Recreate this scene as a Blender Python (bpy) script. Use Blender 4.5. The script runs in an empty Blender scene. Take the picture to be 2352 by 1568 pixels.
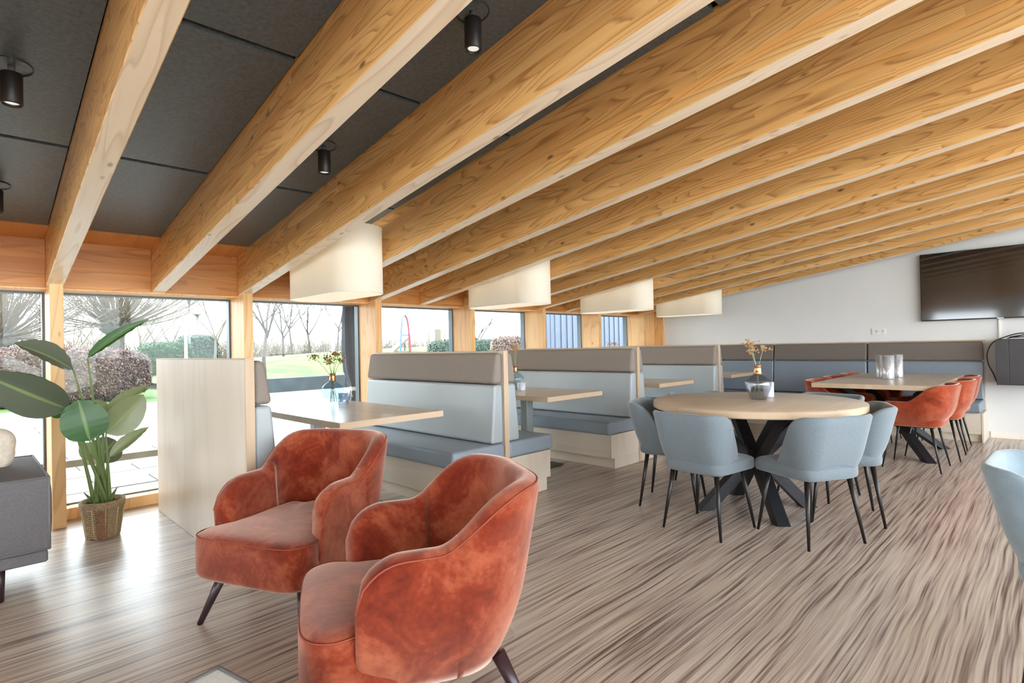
import bpy, bmesh, math, random
from math import sin, cos, pi, sqrt, radians
from mathutils import Vector, Matrix, noise as mnoise

# ------------------------------------------------------------------ scene, camera, light
S = bpy.context.scene
COL = S.collection
H = 1.2                                    # lens height
YAW, PITCH, ROLL, FPX = 0.782578, 0.008703, -0.021695, 1264.157
fw = Vector((cos(PITCH)*cos(YAW), cos(PITCH)*sin(YAW), sin(PITCH)))
_r = Vector((sin(YAW), -cos(YAW), 0)); _u = _r.cross(fw)
ri = _r*cos(ROLL) + _u*sin(ROLL); up = -_r*sin(ROLL) + _u*cos(ROLL)
CAM = Vector((0, 0, H))
cam_data = bpy.data.cameras.new('camera')
cam_data.sensor_width = 36.0; cam_data.lens = FPX/2352*36; cam_data.clip_start = 0.02; cam_data.clip_end = 400
cam = bpy.data.objects.new('camera', cam_data); COL.objects.link(cam)
M = Matrix((ri, up, -fw)).transposed().to_4x4(); M.translation = CAM
cam.matrix_world = M
S.camera = cam

def ray(px, py): return ri*((px-1176)/FPX) - up*((py-784)/FPX) + fw
def on_y(px, py, y): d = ray(px, py); return CAM + d*(y/d.y)
def on_x(px, py, x): d = ray(px, py); return CAM + d*(x/d.x)
def on_z(px, py, z=0.0): d = ray(px, py); return CAM + d*((z-H)/d.z)

world = bpy.data.worlds.new('world'); S.world = world; world.use_nodes = True
bg = world.node_tree.nodes['Background']
bg.inputs[0].default_value = (0.87, 0.945, 1.0, 1); bg.inputs[1].default_value = 4.0
sun = bpy.data.lights.new('sun', 'SUN'); sun.energy = 5.0; sun.angle = radians(1.5); sun.color = (1, 0.95, 0.86)
sun_o = bpy.data.objects.new('sun', sun); COL.objects.link(sun_o)
sun_dir = Vector((-0.30, 0.72, 0.95))      # towards the sun
sun_o.rotation_euler = sun_dir.to_track_quat('Z', 'Y').to_euler()
S.view_settings.view_transform = 'Standard'; S.view_settings.look = 'None'
S.view_settings.exposure = 1.36; S.view_settings.gamma = 1.0; S.view_settings.use_curve_mapping = False
S.cycles.use_denoising = True
S.cycles.max_bounces = 8; S.cycles.diffuse_bounces = 5; S.cycles.transparent_max_bounces = 16
S.cycles.sample_clamp_indirect = 8.0; S.cycles.caustics_reflective = False; S.cycles.caustics_refractive = False

# ------------------------------------------------------------------ materials
def lin(c): return tuple(((v/255+0.055)/1.055)**2.4 if v/255 > 0.04045 else v/255/12.92 for v in c)
class NT:
    def __init__(s, name):
        s.m = bpy.data.materials.new(name); s.m.use_nodes = True
        s.t = s.m.node_tree; s.n = s.t.nodes; s.l = s.t.links
        s.b = s.n['Principled BSDF']; s.out = s.n['Material Output']
    def new(s, typ, **kw):
        n = s.n.new(typ)
        for k, v in kw.items():
            if k.startswith('i_'):
                key = k[2:]; n.inputs[int(key) if key.isdigit() else key].default_value = v
            else: setattr(n, k, v)
        return n
    def link(s, a, b): s.l.new(a, b)
    def math(s, op, a, b=None, c=None):
        n = s.new('ShaderNodeMath', operation=op)
        for i, v in enumerate((a, b, c)):
            if v is None: continue
            if hasattr(v, 'links'): s.link(v, n.inputs[i])
            else: n.inputs[i].default_value = v
        return n.outputs[0]
    def vmath(s, op, a, b=None):
        n = s.new('ShaderNodeVectorMath', operation=op)
        for i, v in enumerate((a, b)):
            if v is None: continue
            if hasattr(v, 'links'): s.link(v, n.inputs[i])
            else: n.inputs[i].default_value = v
        return n.outputs[0]
    def coord(s, scale=(1, 1, 1), rnd=True, world=False):
        if world: o = s.new('ShaderNodeNewGeometry').outputs['Position']
        else: o = s.new('ShaderNodeTexCoord').outputs['Object']
        if rnd and not world:
            r = s.new('ShaderNodeObjectInfo').outputs['Random']
            cmb = s.new('ShaderNodeCombineXYZ'); v = s.math('MULTIPLY', r, 37.0)
            for i in range(3): s.link(v, cmb.inputs[i])
            o = s.vmath('ADD', o, cmb.outputs[0])
        return s.vmath('MULTIPLY', o, scale)
    def noise(s, vec, scale=1, detail=2, rough=0.5, dist=0.0):
        n = s.new('ShaderNodeTexNoise'); n.inputs['Scale'].default_value = scale; n.inputs['Detail'].default_value = detail
        n.inputs['Roughness'].default_value = rough; n.inputs['Distortion'].default_value = dist
        s.link(vec, n.inputs['Vector']); return n.outputs['Fac']
    def ramp(s, fac, stops, interp='LINEAR'):
        n = s.new('ShaderNodeValToRGB'); cr = n.color_ramp; cr.interpolation = interp
        while len(cr.elements) < len(stops): cr.elements.new(0.5)
        for e, (p, c) in zip(cr.elements, stops): e.position = p; e.color = (*c, 1) if len(c) == 3 else c
        s.link(fac, n.inputs[0]); return n.outputs[0]
    def mix(s, fac, a, b, mode='MIX'):
        n = s.new('ShaderNodeMix', data_type='RGBA', blend_type=mode)
        for v, i in ((fac, 0), (a, 6), (b, 7)):
            if hasattr(v, 'links'): s.link(v, n.inputs[i])
            else: n.inputs[i].default_value = v if i == 0 else (*v, 1)
        return n.outputs[2]
    def bump(s, h, strength=0.2, dist=0.01):
        n = s.new('ShaderNodeBump'); n.inputs['Strength'].default_value = strength; n.inputs['Distance'].default_value = dist
        s.link(h, n.inputs['Height']); s.link(n.outputs[0], s.b.inputs['Normal'])
    def set(s, color=None, rough=None, metal=None, **kw):
        if color is not None:
            if hasattr(color, 'links'): s.link(color, s.b.inputs['Base Color'])
            else: s.b.inputs['Base Color'].default_value = (*color, 1)
        if rough is not None:
            if hasattr(rough, 'links'): s.link(rough, s.b.inputs['Roughness'])
            else: s.b.inputs['Roughness'].default_value = rough
        if metal is not None: s.b.inputs['Metallic'].default_value = metal
        for k, v in kw.items(): s.b.inputs[k].default_value = v
        return s.m

def plain(name, rgb, rough=0.5, metal=0.0, var=0.06, scale=6.0, bump=0.0, bscale=200, **kw):
    t = NT(name); c = lin(rgb); v = t.coord()
    f = t.noise(v, scale, 3)
    col = t.ramp(f, [(0.3, tuple(x*(1-var) for x in c)), (0.7, tuple(min(1, x*(1+var)) for x in c))])
    if bump: t.bump(t.noise(t.coord(), bscale, 2), bump, 0.002)
    return t.set(col, rough, metal, **kw)

def timber(name, light, mid, dark, axis=1, lam=None, rings=9.0, rough=0.45, knots=0.0, contrast=1.0, cross=3.0, along=0.35, lamvar=0.10, spec=0.4):
    """sawn timber: growth rings as contour lines of a noise stretched along the grain, lamellas and knots"""
    t = NT(name)
    tc = t.new('ShaderNodeTexCoord').outputs['Object']
    rnd = t.new('ShaderNodeObjectInfo').outputs['Random']
    sep = t.new('ShaderNodeSeparateXYZ'); t.link(tc, sep.inputs[0])
    off = t.math('MULTIPLY', rnd, 53.0); lamv = None
    if lam:
        li = t.math('FLOOR', t.math('MULTIPLY', sep.outputs[2], 1.0/lam))
        wn = t.new('ShaderNodeTexWhiteNoise', noise_dimensions='2D')
        # boards of a lamella are finger-jointed lengths of about 2.3 m
        seg = t.math('FLOOR', t.math('ADD', t.math('MULTIPLY', sep.outputs[axis], 0.43), t.math('MULTIPLY', li, 0.37)))
        cb = t.new('ShaderNodeCombineXYZ'); t.link(t.math('ADD', li, off), cb.inputs[0]); t.link(seg, cb.inputs[1])
        t.link(cb.outputs[0], wn.inputs['Vector']); lamv = wn.outputs['Value']
        off = t.math('ADD', off, t.math('MULTIPLY', lamv, 9.0))
    cb2 = t.new('ShaderNodeCombineXYZ')
    for i in range(3): t.link(off, cb2.inputs[i])
    p = t.vmath('ADD', tc, cb2.outputs[0])
    sc = [cross]*3; sc[axis] = along
    big = t.noise(t.vmath('MULTIPLY', p, tuple(sc)), 1.0, 2.0, 0.45, 0.4)
    fr = t.math('FRACT', t.math('MULTIPLY', big, rings))
    ring = t.ramp(fr, [(0.0, (0, 0, 0)), (0.5, (0.12, 0.12, 0.12)), (0.78, (0.5, 0.5, 0.5)), (0.9, (1, 1, 1)), (1.0, (0.05, 0.05, 0.05))])
    sc2 = [90.0]*3; sc2[axis] = 2.2
    fib = t.noise(t.vmath('MULTIPLY', p, tuple(sc2)), 1.0, 2.0)
    sc3 = [2.0]*3; sc3[axis] = 0.5
    tone = t.noise(t.vmath('MULTIPLY', p, tuple(sc3)), 1.0, 2.0)
    L, Mi, D = lin(light), lin(mid), lin(dark)
    base = t.ramp(tone, [(0.25, Mi), (0.7, L)])
    base = t.mix(t.math('MULTIPLY', t.new('ShaderNodeRGBToBW').outputs[0] if False else ring, 0.55*contrast), base, D)
    base = t.mix(t.math('MULTIPLY', t.math('SUBTRACT', fib, 0.35), 0.35*contrast), base, Mi, 'MULTIPLY') if contrast > 0 else base
    if lamv is not None:
        g = t.math('ADD', t.math('MULTIPLY', lamv, lamvar*2), 1-lamvar)
        gc = t.new('ShaderNodeCombineXYZ')
        for i in range(3): t.link(g, gc.inputs[i])
        base = t.mix(1.0, base, gc.outputs[0], 'MULTIPLY')
    if knots:
        ks = [7.5]*3; ks[axis] = 3.2
        vo = t.new('ShaderNodeTexVoronoi'); vo.inputs['Scale'].default_value = 1.0
        t.link(t.vmath('MULTIPLY', p, tuple(ks)), vo.inputs['Vector'])
        kk = t.ramp(vo.outputs['Distance'], [(0.0, (1, 1, 1)), (0.05, (0.85, 0.85, 0.85)), (0.075, (0.35, 0.35, 0.35)), (0.11, (0.0, 0.0, 0.0))])
        base = t.mix(t.math('MULTIPLY', kk, knots), base, tuple(x*0.35 for x in D))
    t.bump(fib, 0.05, 0.001)
    t.b.inputs['Specular IOR Level'].default_value = spec
    return t.set(base, rough)

MAT = {}
MAT['beam'] = timber('glulam larch', (238, 196, 130), (224, 170, 100), (144, 82, 36), axis=1, lam=0.045, rings=26, knots=0.9, contrast=1.15, rough=0.32, cross=4.5, along=0.42, spec=0.8)
MAT['soffit'] = timber('larch soffit with painted bounce', (246, 230, 206), (236, 214, 182), (186, 150, 110), axis=1, rings=22, knots=0.8, contrast=0.8, rough=0.32, cross=4.5, along=0.42, spec=0.8)  # paler copy of the rafter timber, floor bounce and glare painted in
MAT['header'] = timber('oiled larch board', (216, 154, 88), (194, 128, 66), (140, 80, 36), axis=0, lam=0.045, rings=16, knots=0.35, contrast=0.8, rough=0.4, along=0.3)
MAT['post'] = timber('larch post', (240, 200, 146), (224, 172, 112), (176, 116, 60), axis=2, rings=14, knots=0.8, contrast=0.7, rough=0.45)
MAT['eave'] = timber('eave lining', (226, 164, 102), (206, 140, 80), (150, 90, 44), axis=1, rings=9, contrast=0.5, rough=0.4)
MAT['ash'] = timber('pale ash laminate', (220, 208, 192), (205, 191, 174), (180, 163, 143), axis=2, rings=4, contrast=0.35, rough=0.38, cross=4)
MAT['ash_h'] = timber('pale ash laminate level grain', (222, 210, 193), (207, 193, 173), (181, 163, 140), axis=1, rings=4, contrast=0.35, rough=0.38, cross=4)
MAT['ash_edge'] = timber('ash edge band', (206, 184, 158), (188, 164, 136), (160, 134, 106), axis=2, rings=4, contrast=0.4, rough=0.45)
MAT['top'] = timber('table oak laminate', (208, 192, 172), (190, 172, 150), (160, 138, 116), axis=0, rings=5, contrast=0.45, rough=0.3, cross=4)
MAT['top_y'] = timber('table oak laminate lengthways', (208, 192, 172), (192, 174, 152), (160, 138, 116), axis=1, rings=5, contrast=0.45, rough=0.28, cross=4)
MAT['top_edge'] = timber('table edge band', (208, 184, 156), (190, 162, 132), (158, 128, 100), axis=0, rings=4, contrast=0.4, rough=0.45)
MAT['wall'] = plain('painted plaster', (219, 221, 221), 0.85, var=0.015, scale=3)
MAT['white_trim'] = plain('white lacquer', (232, 228, 220), 0.45, var=0.01)
MAT['alu'] = plain('anthracite window frame', (92, 102, 108), 0.4, 0.3, var=0.04)
MAT['steel_dark'] = plain('black powder coated steel', (40, 40, 44), 0.38, 0.4, var=0.15, scale=25)
MAT['leg'] = plain('gunmetal tube', (58, 56, 56), 0.32, 0.7, var=0.08)
MAT['column'] = plain('grey steel column', (150, 156, 156), 0.4, 0.5, var=0.06, scale=60)
MAT['plate'] = plain('dark floor plate', (72, 66, 62), 0.5, 0.3)
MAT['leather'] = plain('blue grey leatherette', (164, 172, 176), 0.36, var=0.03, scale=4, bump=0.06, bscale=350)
MAT['leather_seat'] = plain('grey seat leatherette', (140, 152, 163), 0.36, var=0.03, scale=4, bump=0.06, bscale=350)  # same leatherette as the backs, darkened to paint the shade on the seats
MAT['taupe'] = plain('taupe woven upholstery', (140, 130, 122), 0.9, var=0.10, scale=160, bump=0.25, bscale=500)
MAT['leather_shaded'] = plain('leatherette with painted shade', (124, 136, 148), 0.34, var=0.03, scale=4, bump=0.06, bscale=350)  # booth leatherette again, shade on the wall bench painted into the colour
MAT['taupe_shaded'] = plain('taupe upholstery with painted shade', (112, 104, 98), 0.9, var=0.10, scale=160, bump=0.25, bscale=500)  # booth taupe again, darkened with the same painted shade
MAT['blue'] = plain('grey blue fabric', (114, 127, 136), 0.85, var=0.09, scale=120, bump=0.2, bscale=600)
MAT['blue'].node_tree.nodes['Principled BSDF'].inputs['Sheen Weight'].default_value = 0.35
MAT['blue_seam'] = plain('blue piping', (112, 132, 150), 0.8)
MAT['blue_light'] = plain('pale blue velvet', (126, 146, 157), 0.75, var=0.10, scale=14, bump=0.15, bscale=500)
MAT['blue_light'].node_tree.nodes['Principled BSDF'].inputs['Sheen Weight'].default_value = 0.5
MAT['sofa'] = plain('grey sofa fabric', (104, 101, 103), 0.9, var=0.10, scale=110, bump=0.25, bscale=500)
MAT['pouf'] = plain('light grey pouf fabric', (222, 224, 222), 0.9, var=0.07, scale=130, bump=0.25, bscale=500)
MAT['pipe_dark'] = plain('grey piping', (116, 114, 114), 0.85)
MAT['fur'] = plain('cream cushion', (208, 196, 180), 0.95, var=0.12, scale=40, bump=0.5, bscale=120)
MAT['black'] = plain('matt black housing', (34, 32, 33), 0.45)
MAT['lampleg'] = plain('dark stained wood leg', (52, 34, 40), 0.3)
MAT['copper'] = plain('copper sleeve', (196, 150, 108), 0.28, 0.9, var=0.05)
MAT['cable'] = plain('black cable', (26, 26, 28), 0.5)
MAT['slab'] = plain('pale concrete slab', (92, 90, 88), 0.8, var=0.06, scale=5)
MAT['paving'] = plain('pale gravel paving', (206, 202, 196), 0.9, var=0.06, scale=5)
MAT['joint'] = plain('dark sandy joint', (52, 52, 52), 0.9, var=0.15, scale=20)
MAT['asphalt'] = plain('asphalt', (84, 88, 94), 0.85, var=0.08, scale=4)
MAT['darkwall'] = plain('dark boarded kerb', (48, 54, 58), 0.8, var=0.3, scale=2.5)
MAT['shed'] = plain('blue grey cladding', (74, 84, 102), 0.6, var=0.06)
MAT['shed_d'] = plain('dark cladding joint', (66, 74, 90), 0.7)
MAT['parasol'] = plain('grey parasol cover', (82, 86, 98), 0.75, var=0.12, scale=9)
MAT['white_paint'] = plain('white pole paint', (212, 218, 228), 0.5)
MAT['bark'] = plain('grey willow bark', (84, 80, 76), 0.95, var=0.3, scale=14, bump=0.6, bscale=30)
MAT['twig'] = plain('winter twigs', (98, 88, 76), 0.95, var=0.2, scale=3)
MAT['twig_dark'] = plain('dark winter twigs', (66, 60, 54), 0.95, var=0.2, scale=3)
MAT['twig_grey'] = plain('far grey twigs', (118, 120, 120), 0.95, var=0.15, scale=3)
MAT['evergreen'] = plain('dark evergreen', (58, 72, 64), 0.9, var=0.35, scale=5)
MAT['boxgreen'] = plain('clipped green hedge', (44, 70, 46), 0.85, var=0.3, scale=6)
MAT['rail'] = plain('weathered rail', (158, 160, 154), 0.7, var=0.1)
MAT['red_paint'] = plain('red play frame', (130, 40, 56), 0.5)
MAT['blue_paint'] = plain('light blue play frame', (72, 94, 140), 0.5)
MAT['play_wood'] = plain('weathered play wood', (104, 96, 84), 0.8)
MAT['flower'] = plain('dried brown flower', (140, 108, 56), 0.9, var=0.35, scale=90)
MAT['flower_l'] = plain('dried beige flower', (186, 152, 112), 0.9, var=0.35, scale=90)
MAT['stalk'] = plain('dried stalk', (122, 104, 72), 0.9)
MAT['stalk_l'] = plain('pale green stalk', (160, 170, 146), 0.9)
MAT['soil'] = plain('potting soil', (60, 48, 38), 0.95, var=0.3, scale=60)
MAT['screen'] = plain('switched off screen', (20, 20, 23), 0.07, var=0.02, IOR=1.9)
MAT['rack'] = plain('black rack cabinet', (48, 47, 49), 0.35)
MAT['chrome'] = plain('lamp reflector rim', (210, 210, 214), 0.25, 0.9, var=0.02)

def hedge_mat():
    t = NT('beech leaves in winter'); rnd = t.noise(t.coord((9, 9, 9), world=True), 1, 1)
    c = t.ramp(rnd, [(0.3, lin((66, 54, 54))), (0.5, lin((92, 76, 73))), (0.68, lin((122, 96, 84)))])
    return t.set(c, 0.9)
MAT['beech'] = hedge_mat()
def grass_mat():
    t = NT('lawn'); n = t.noise(t.coord((1, 1, 1), world=True), 1.1, 4)
    c = t.ramp(n, [(0.35, lin((40, 70, 22))), (0.65, lin((74, 102, 36)))])
    return t.set(c, 0.95)
MAT['grass'] = grass_mat()
def floor_mat():
    t = NT('grained vinyl floor'); p = t.new('ShaderNodeNewGeometry').outputs['Position']
    warp = t.noise(t.vmath('MULTIPLY', p, (1.4, 3.0, 1)), 1.0, 1.0)
    cb = t.new('ShaderNodeCombineXYZ'); t.link(t.math('MULTIPLY', warp, 0.035), cb.inputs[1])
    q = t.vmath('ADD', p, cb.outputs[0])
    s1 = t.noise(t.vmath('MULTIPLY', q, (1.3, 52, 1)), 1.0, 2.0, 0.6, 0.2)
    s2 = t.noise(t.vmath('MULTIPLY', q, (1.8, 130, 1)), 1.0, 1.0, 0.5, 0.0)
    s3 = t.noise(t.vmath('MULTIPLY', q, (0.35, 8, 1)), 1.0, 1.0)
    m = t.math('ADD', t.math('MULTIPLY', s1, 0.62), t.math('ADD', t.math('MULTIPLY', s2, 0.2), t.math('MULTIPLY', s3, 0.18)))
    c = t.ramp(m, [(0.35, lin((94, 79, 74))), (0.42, lin((138, 120, 111))), (0.48, lin((176, 159, 147))), (0.55, lin((196, 180, 164))), (0.66, lin((210, 197, 184)))])
    sc = t.noise(t.coord((0.8, 0.8, 0.8), world=True), 1, 1, 0.5)
    r = t.ramp(sc, [(0.3, (0.27,)*3), (0.7, (0.33,)*3)])
    t.bump(s2, 0.05, 0.002)
    return t.set(c, r)
MAT['floor'] = floor_mat()
def panel_mat():
    t = NT('dark acoustic fibre board'); v = t.coord()
    n = t.noise(v, 55, 4, 0.7); n2 = t.noise(v, 1.6, 3)
    c = t.ramp(n, [(0.3, lin((66, 74, 78))), (0.7, lin((98, 107, 111)))])
    c = t.mix(t.math('MULTIPLY', n2, 0.25), c, lin((84, 92, 94)))
    t.bump(n, 0.25, 0.003); return t.set(c, 0.36)
MAT['panel'] = panel_mat()
def velvet(name, deep, mid, light):
    t = NT(name); v = t.coord(rnd=True)
    n = t.noise(v, 6.0, 5, 0.62, 0.5); n2 = t.noise(v, 60, 2)
    c = t.ramp(t.math('ADD', t.math('MULTIPLY', n, 0.85), t.math('MULTIPLY', n2, 0.15)), [(0.32, lin(deep)), (0.48, lin(mid)), (0.66, lin(light))])
    lw = t.new('ShaderNodeLayerWeight', i_0=0.45)
    c = t.mix(t.math('MULTIPLY', lw.outputs['Facing'], 0.0), c, lin(light))
    t.b.inputs['Sheen Weight'].default_value = 0.75; t.b.inputs['Sheen Roughness'].default_value = 0.5
    t.b.inputs['Sheen Tint'].default_value = (1.0, 0.70, 0.58, 1)
    t.b.inputs['Specular IOR Level'].default_value = 0.06
    t.bump(n2, 0.12, 0.003)
    return t.set(c, 0.8)
MAT['rust'] = velvet('rust velvet', (82, 17, 6), (120, 42, 20), (160, 84, 56))
MAT['rust_d'] = plain('rust piping', (140, 62, 40), 0.7)
MAT['rust_chair'] = velvet('orange velvet', (108, 32, 12), (142, 56, 28), (172, 90, 58))
def leaf_mat(name, a, b):
    t = NT(name); tc = t.new('ShaderNodeTexCoord').outputs['UV']
    sep = t.new('ShaderNodeSeparateXYZ'); t.link(tc, sep.inputs[0])
    w = t.new('ShaderNodeTexWave', wave_type='BANDS'); w.inputs['Scale'].default_value = 16; w.inputs['Distortion'].default_value = 1.0
    t.link(tc, w.inputs['Vector'])
    mid = t.math('ABSOLUTE', t.math('SUBTRACT', sep.outputs[1], 0.5))
    c = t.ramp(w.outputs['Fac'], [(0.2, lin(a)), (0.8, lin(b))])
    rib = t.ramp(mid, [(0.0, (1, 1, 1)), (0.035, (0.6, 0.6, 0.6)), (0.05, (0, 0, 0))])
    c = t.mix(t.math('MULTIPLY', rib, 0.6), c, lin((150, 176, 110)))
    t.b.inputs['Subsurface Weight'].default_value = 0.0
    tr = t.new('ShaderNodeBsdfTranslucent'); t.link(c, tr.inputs[0])
    mx = t.new('ShaderNodeMixShader', i_0=0.18); t.link(t.b.outputs[0], mx.inputs[1]); t.link(tr.outputs[0], mx.inputs[2])
    t.link(mx.outputs[0], t.out.inputs[0])
    return t.set(c, 0.35)
MAT['leaf'] = leaf_mat('green leaf', (54, 96, 44), (61, 104, 49))
MAT['leaf_back'] = leaf_mat('pale leaf underside', (134, 144, 106), (142, 151, 112))
MAT['leaf_grey'] = leaf_mat('grey green leaf underside', (88, 98, 82), (96, 106, 88))
MAT['stem'] = plain('green stem', (112, 132, 74), 0.5)
def shade_mat():
    t = NT('cream lamp shade'); c = lin((234, 231, 222))
    t.set(c, 0.8); tr = t.new('ShaderNodeBsdfTranslucent'); tr.inputs[0].default_value = (*lin((244, 236, 220)), 1)
    mx = t.new('ShaderNodeMixShader', i_0=0.35); t.link(t.b.outputs[0], mx.inputs[1]); t.link(tr.outputs[0], mx.inputs[2])
    t.link(mx.outputs[0], t.out.inputs[0]); return t.m
MAT['shade'] = shade_mat()
def pane_mat(name, tint, refl=1.0, base=0.05):
    t = NT(name); tp = t.new('ShaderNodeBsdfTransparent'); tp.inputs[0].default_value = (*tint, 1)
    gl = t.new('ShaderNodeBsdfGlossy'); gl.inputs['Roughness'].default_value = 0.02
    lw = t.new('ShaderNodeLayerWeight', i_0=0.25)
    f = t.math('ADD', t.math('MULTIPLY', t.math('POWER', lw.outputs['Facing'], 3.0), refl), base)
    mx = t.new('ShaderNodeMixShader'); t.link(f, mx.inputs[0])
    t.link(tp.outputs[0], mx.inputs[1]); t.link(gl.outputs[0], mx.inputs[2]); t.link(mx.outputs[0], t.out.inputs[0])
    return t.m
MAT['pane'] = pane_mat('window glass', (0.96, 0.985, 0.98), 0.35, 0.015)
MAT['glass'] = pane_mat('clear blue bottle glass', (0.74, 0.85, 0.90), 0.7, 0.06)
MAT['glass_smoke'] = pane_mat('smoky bottle glass', (0.72, 0.74, 0.77), 0.8, 0.12)
MAT['glass_ribbed'] = pane_mat('ribbed tealight glass', (0.66, 0.71, 0.76), 0.8, 0.10)
MAT['glass_white'] = plain('frosted tealight glass', (206, 212, 222), 0.25, var=0.1, scale=60)
def mercury():
    t = NT('mercury glass'); n = t.noise(t.coord((120, 120, 30)), 1, 3, 0.7)
    c = t.ramp(n, [(0.35, lin((128, 134, 144))), (0.5, lin((206, 208, 212))), (0.7, lin((236, 234, 230)))])
    return t.set(c, t.ramp(n, [(0.4, (0.5,)*3), (0.6, (0.16,)*3)]), 0.45)
MAT['mercury'] = mercury()
def basket_mat():
    t = NT('seagrass weave'); v = t.coord((1, 1, 1), rnd=False)
    w = t.new('ShaderNodeTexWave', wave_type='BANDS', bands_direction='DIAGONAL'); w.inputs['Scale'].default_value = 44; w.inputs['Distortion'].default_value = 5
    w.inputs['Detail Scale'].default_value = 3; t.link(v, w.inputs['Vector'])
    n = t.noise(v, 90, 2)
    f = t.math('ADD', t.math('MULTIPLY', w.outputs['Fac'], 0.6), t.math('MULTIPLY', n, 0.4))
    c = t.ramp(f, [(0.2, lin((138, 108, 76))), (0.5, lin((190, 162, 122))), (0.8, lin((220, 198, 162)))])
    t.bump(f, 0.8, 0.01); return t.set(c, 0.85)
MAT['basket'] = basket_mat()
MAT['basket_d'] = plain('brown seagrass panel', (140, 104, 76), 0.9, var=0.35, scale=70, bump=0.8, bscale=140)
MAT['basket_cord'] = plain('seagrass cord', (206, 186, 152), 0.9, var=0.15, scale=60)
def emit(name, rgb, power):
    t = NT(name); e = t.new('ShaderNodeEmission'); e.inputs[0].default_value = (*lin(rgb), 1); e.inputs[1].default_value = power
    t.link(e.outputs[0], t.out.inputs[0]); return t.m
MAT['led'] = emit('spot led face', (255, 248, 236), 0.35)

# ------------------------------------------------------------------ mesh helpers
def empty(name, loc=(0, 0, 0), rz=0.0, label=None, cat=None, group=None, kind=None):
    o = bpy.data.objects.new(name, None); COL.objects.link(o); o.location = loc; o.rotation_euler = (0, 0, rz)
    o.empty_display_size = 0.1
    return tag(o, label, cat, group, kind)
def tag(o, label=None, cat=None, group=None, kind=None):
    for k, v in (('label', label), ('category', cat), ('group', group), ('kind', kind)):
        if v: o[k] = v
    return o
def obj(name, me, mat, parent=None):
    o = bpy.data.objects.new(name, me); COL.objects.link(o)
    if mat and not me.materials: me.materials.append(MAT[mat])
    if parent: o.parent = parent
    return o
def pyd(verts, faces, smooth=False):
    me = bpy.data.meshes.new('m'); me.from_pydata([tuple(v) for v in verts], [], faces); me.update()
    if smooth: me.polygons.foreach_set('use_smooth', [True]*len(me.polygons))
    return me
def hexa(vs, bev=0.0, seg=2):
    """eight corners: bottom loop then top loop"""
    bm = bmesh.new(); v = [bm.verts.new(p) for p in vs]
    for f in ((3, 2, 1, 0), (4, 5, 6, 7), (0, 1, 5, 4), (1, 2, 6, 5), (2, 3, 7, 6), (3, 0, 4, 7)): bm.faces.new([v[i] for i in f])
    bmesh.ops.recalc_face_normals(bm, faces=bm.faces)
    if bev: bmesh.ops.bevel(bm, geom=list(bm.edges), offset=bev, segments=seg, profile=0.5, affect='EDGES', clamp_overlap=True)
    me = bpy.data.meshes.new('m'); bm.to_mesh(me); bm.free()
    return me
def box(name, x0, x1, y0, y1, z0, z1, mat, parent=None, bev=0.0, seg=2):
    me = hexa([(x0, y0, z0), (x1, y0, z0), (x1, y1, z0), (x0, y1, z0), (x0, y0, z1), (x1, y0, z1), (x1, y1, z1), (x0, y1, z1)], bev, seg)
    o = obj(name, me, mat, parent)
    if bev and seg > 1: soft(o)
    return o
def soft(o):
    o.data.polygons.foreach_set('use_smooth', [True]*len(o.data.polygons))
    w = o.modifiers.new('wn', 'WEIGHTED_NORMAL'); w.keep_sharp = True
    return o
def frame(d):
    d = Vector(d).normalized(); a = Vector((0, 0, 1)) if abs(d.z) < 0.9 else Vector((1, 0, 0))
    u = d.cross(a).normalized(); return u, d.cross(u).normalized()
def tube_data(path, radii, n=8, cap=True, base=0):
    path = [Vector(p) for p in path]; vs, fs = [], []
    if not hasattr(radii, '__len__'): radii = [radii]*len(path)
    pu = None
    for i, p in enumerate(path):
        d = path[min(i+1, len(path)-1)] - path[max(i-1, 0)]
        if d.length < 1e-9: d = Vector((0, 0, 1))
        d.normalize()
        if pu is None: u, w = frame(d)
        else:
            u = pu - d*pu.dot(d)
            if u.length < 1e-6: u, w = frame(d)
            u.normalize(); w = d.cross(u)
        pu = u
        for k in range(n):
            a = 2*pi*k/n; vs.append(p + (u*cos(a) + w*sin(a))*radii[i])
    for i in range(len(path)-1):
        for k in range(n):
            k2 = (k+1) % n; fs.append((base+i*n+k, base+i*n+k2, base+(i+1)*n+k2, base+(i+1)*n+k))
    if cap: fs.append(tuple(base+k for k in range(n-1, -1, -1))); fs.append(tuple(base+(len(path)-1)*n+k for k in range(n)))
    return vs, fs
def tube(name, path, radii, mat, parent=None, n=8, smooth=True):
    vs, fs = tube_data(path, radii, n); return obj(name, pyd(vs, fs, smooth), mat, parent)
def lathe(prof, n=32, close=False):
    vs, fs = [], []
    for (r, z) in prof:
        for k in range(n): a = 2*pi*k/n; vs.append((r*cos(a), r*sin(a), z))
    m = len(prof)
    for i in range(m-1 if not close else m):
        j = (i+1) % m
        for k in range(n):
            k2 = (k+1) % n; fs.append((i*n+k, i*n+k2, j*n+k2, j*n+k))
    if not close:
        if prof[0][0] > 1e-4: fs.append(tuple(range(n-1, -1, -1)))
        if prof[-1][0] > 1e-4: fs.append(tuple((m-1)*n+k for k in range(n)))
    return pyd(vs, fs, True)
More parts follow.
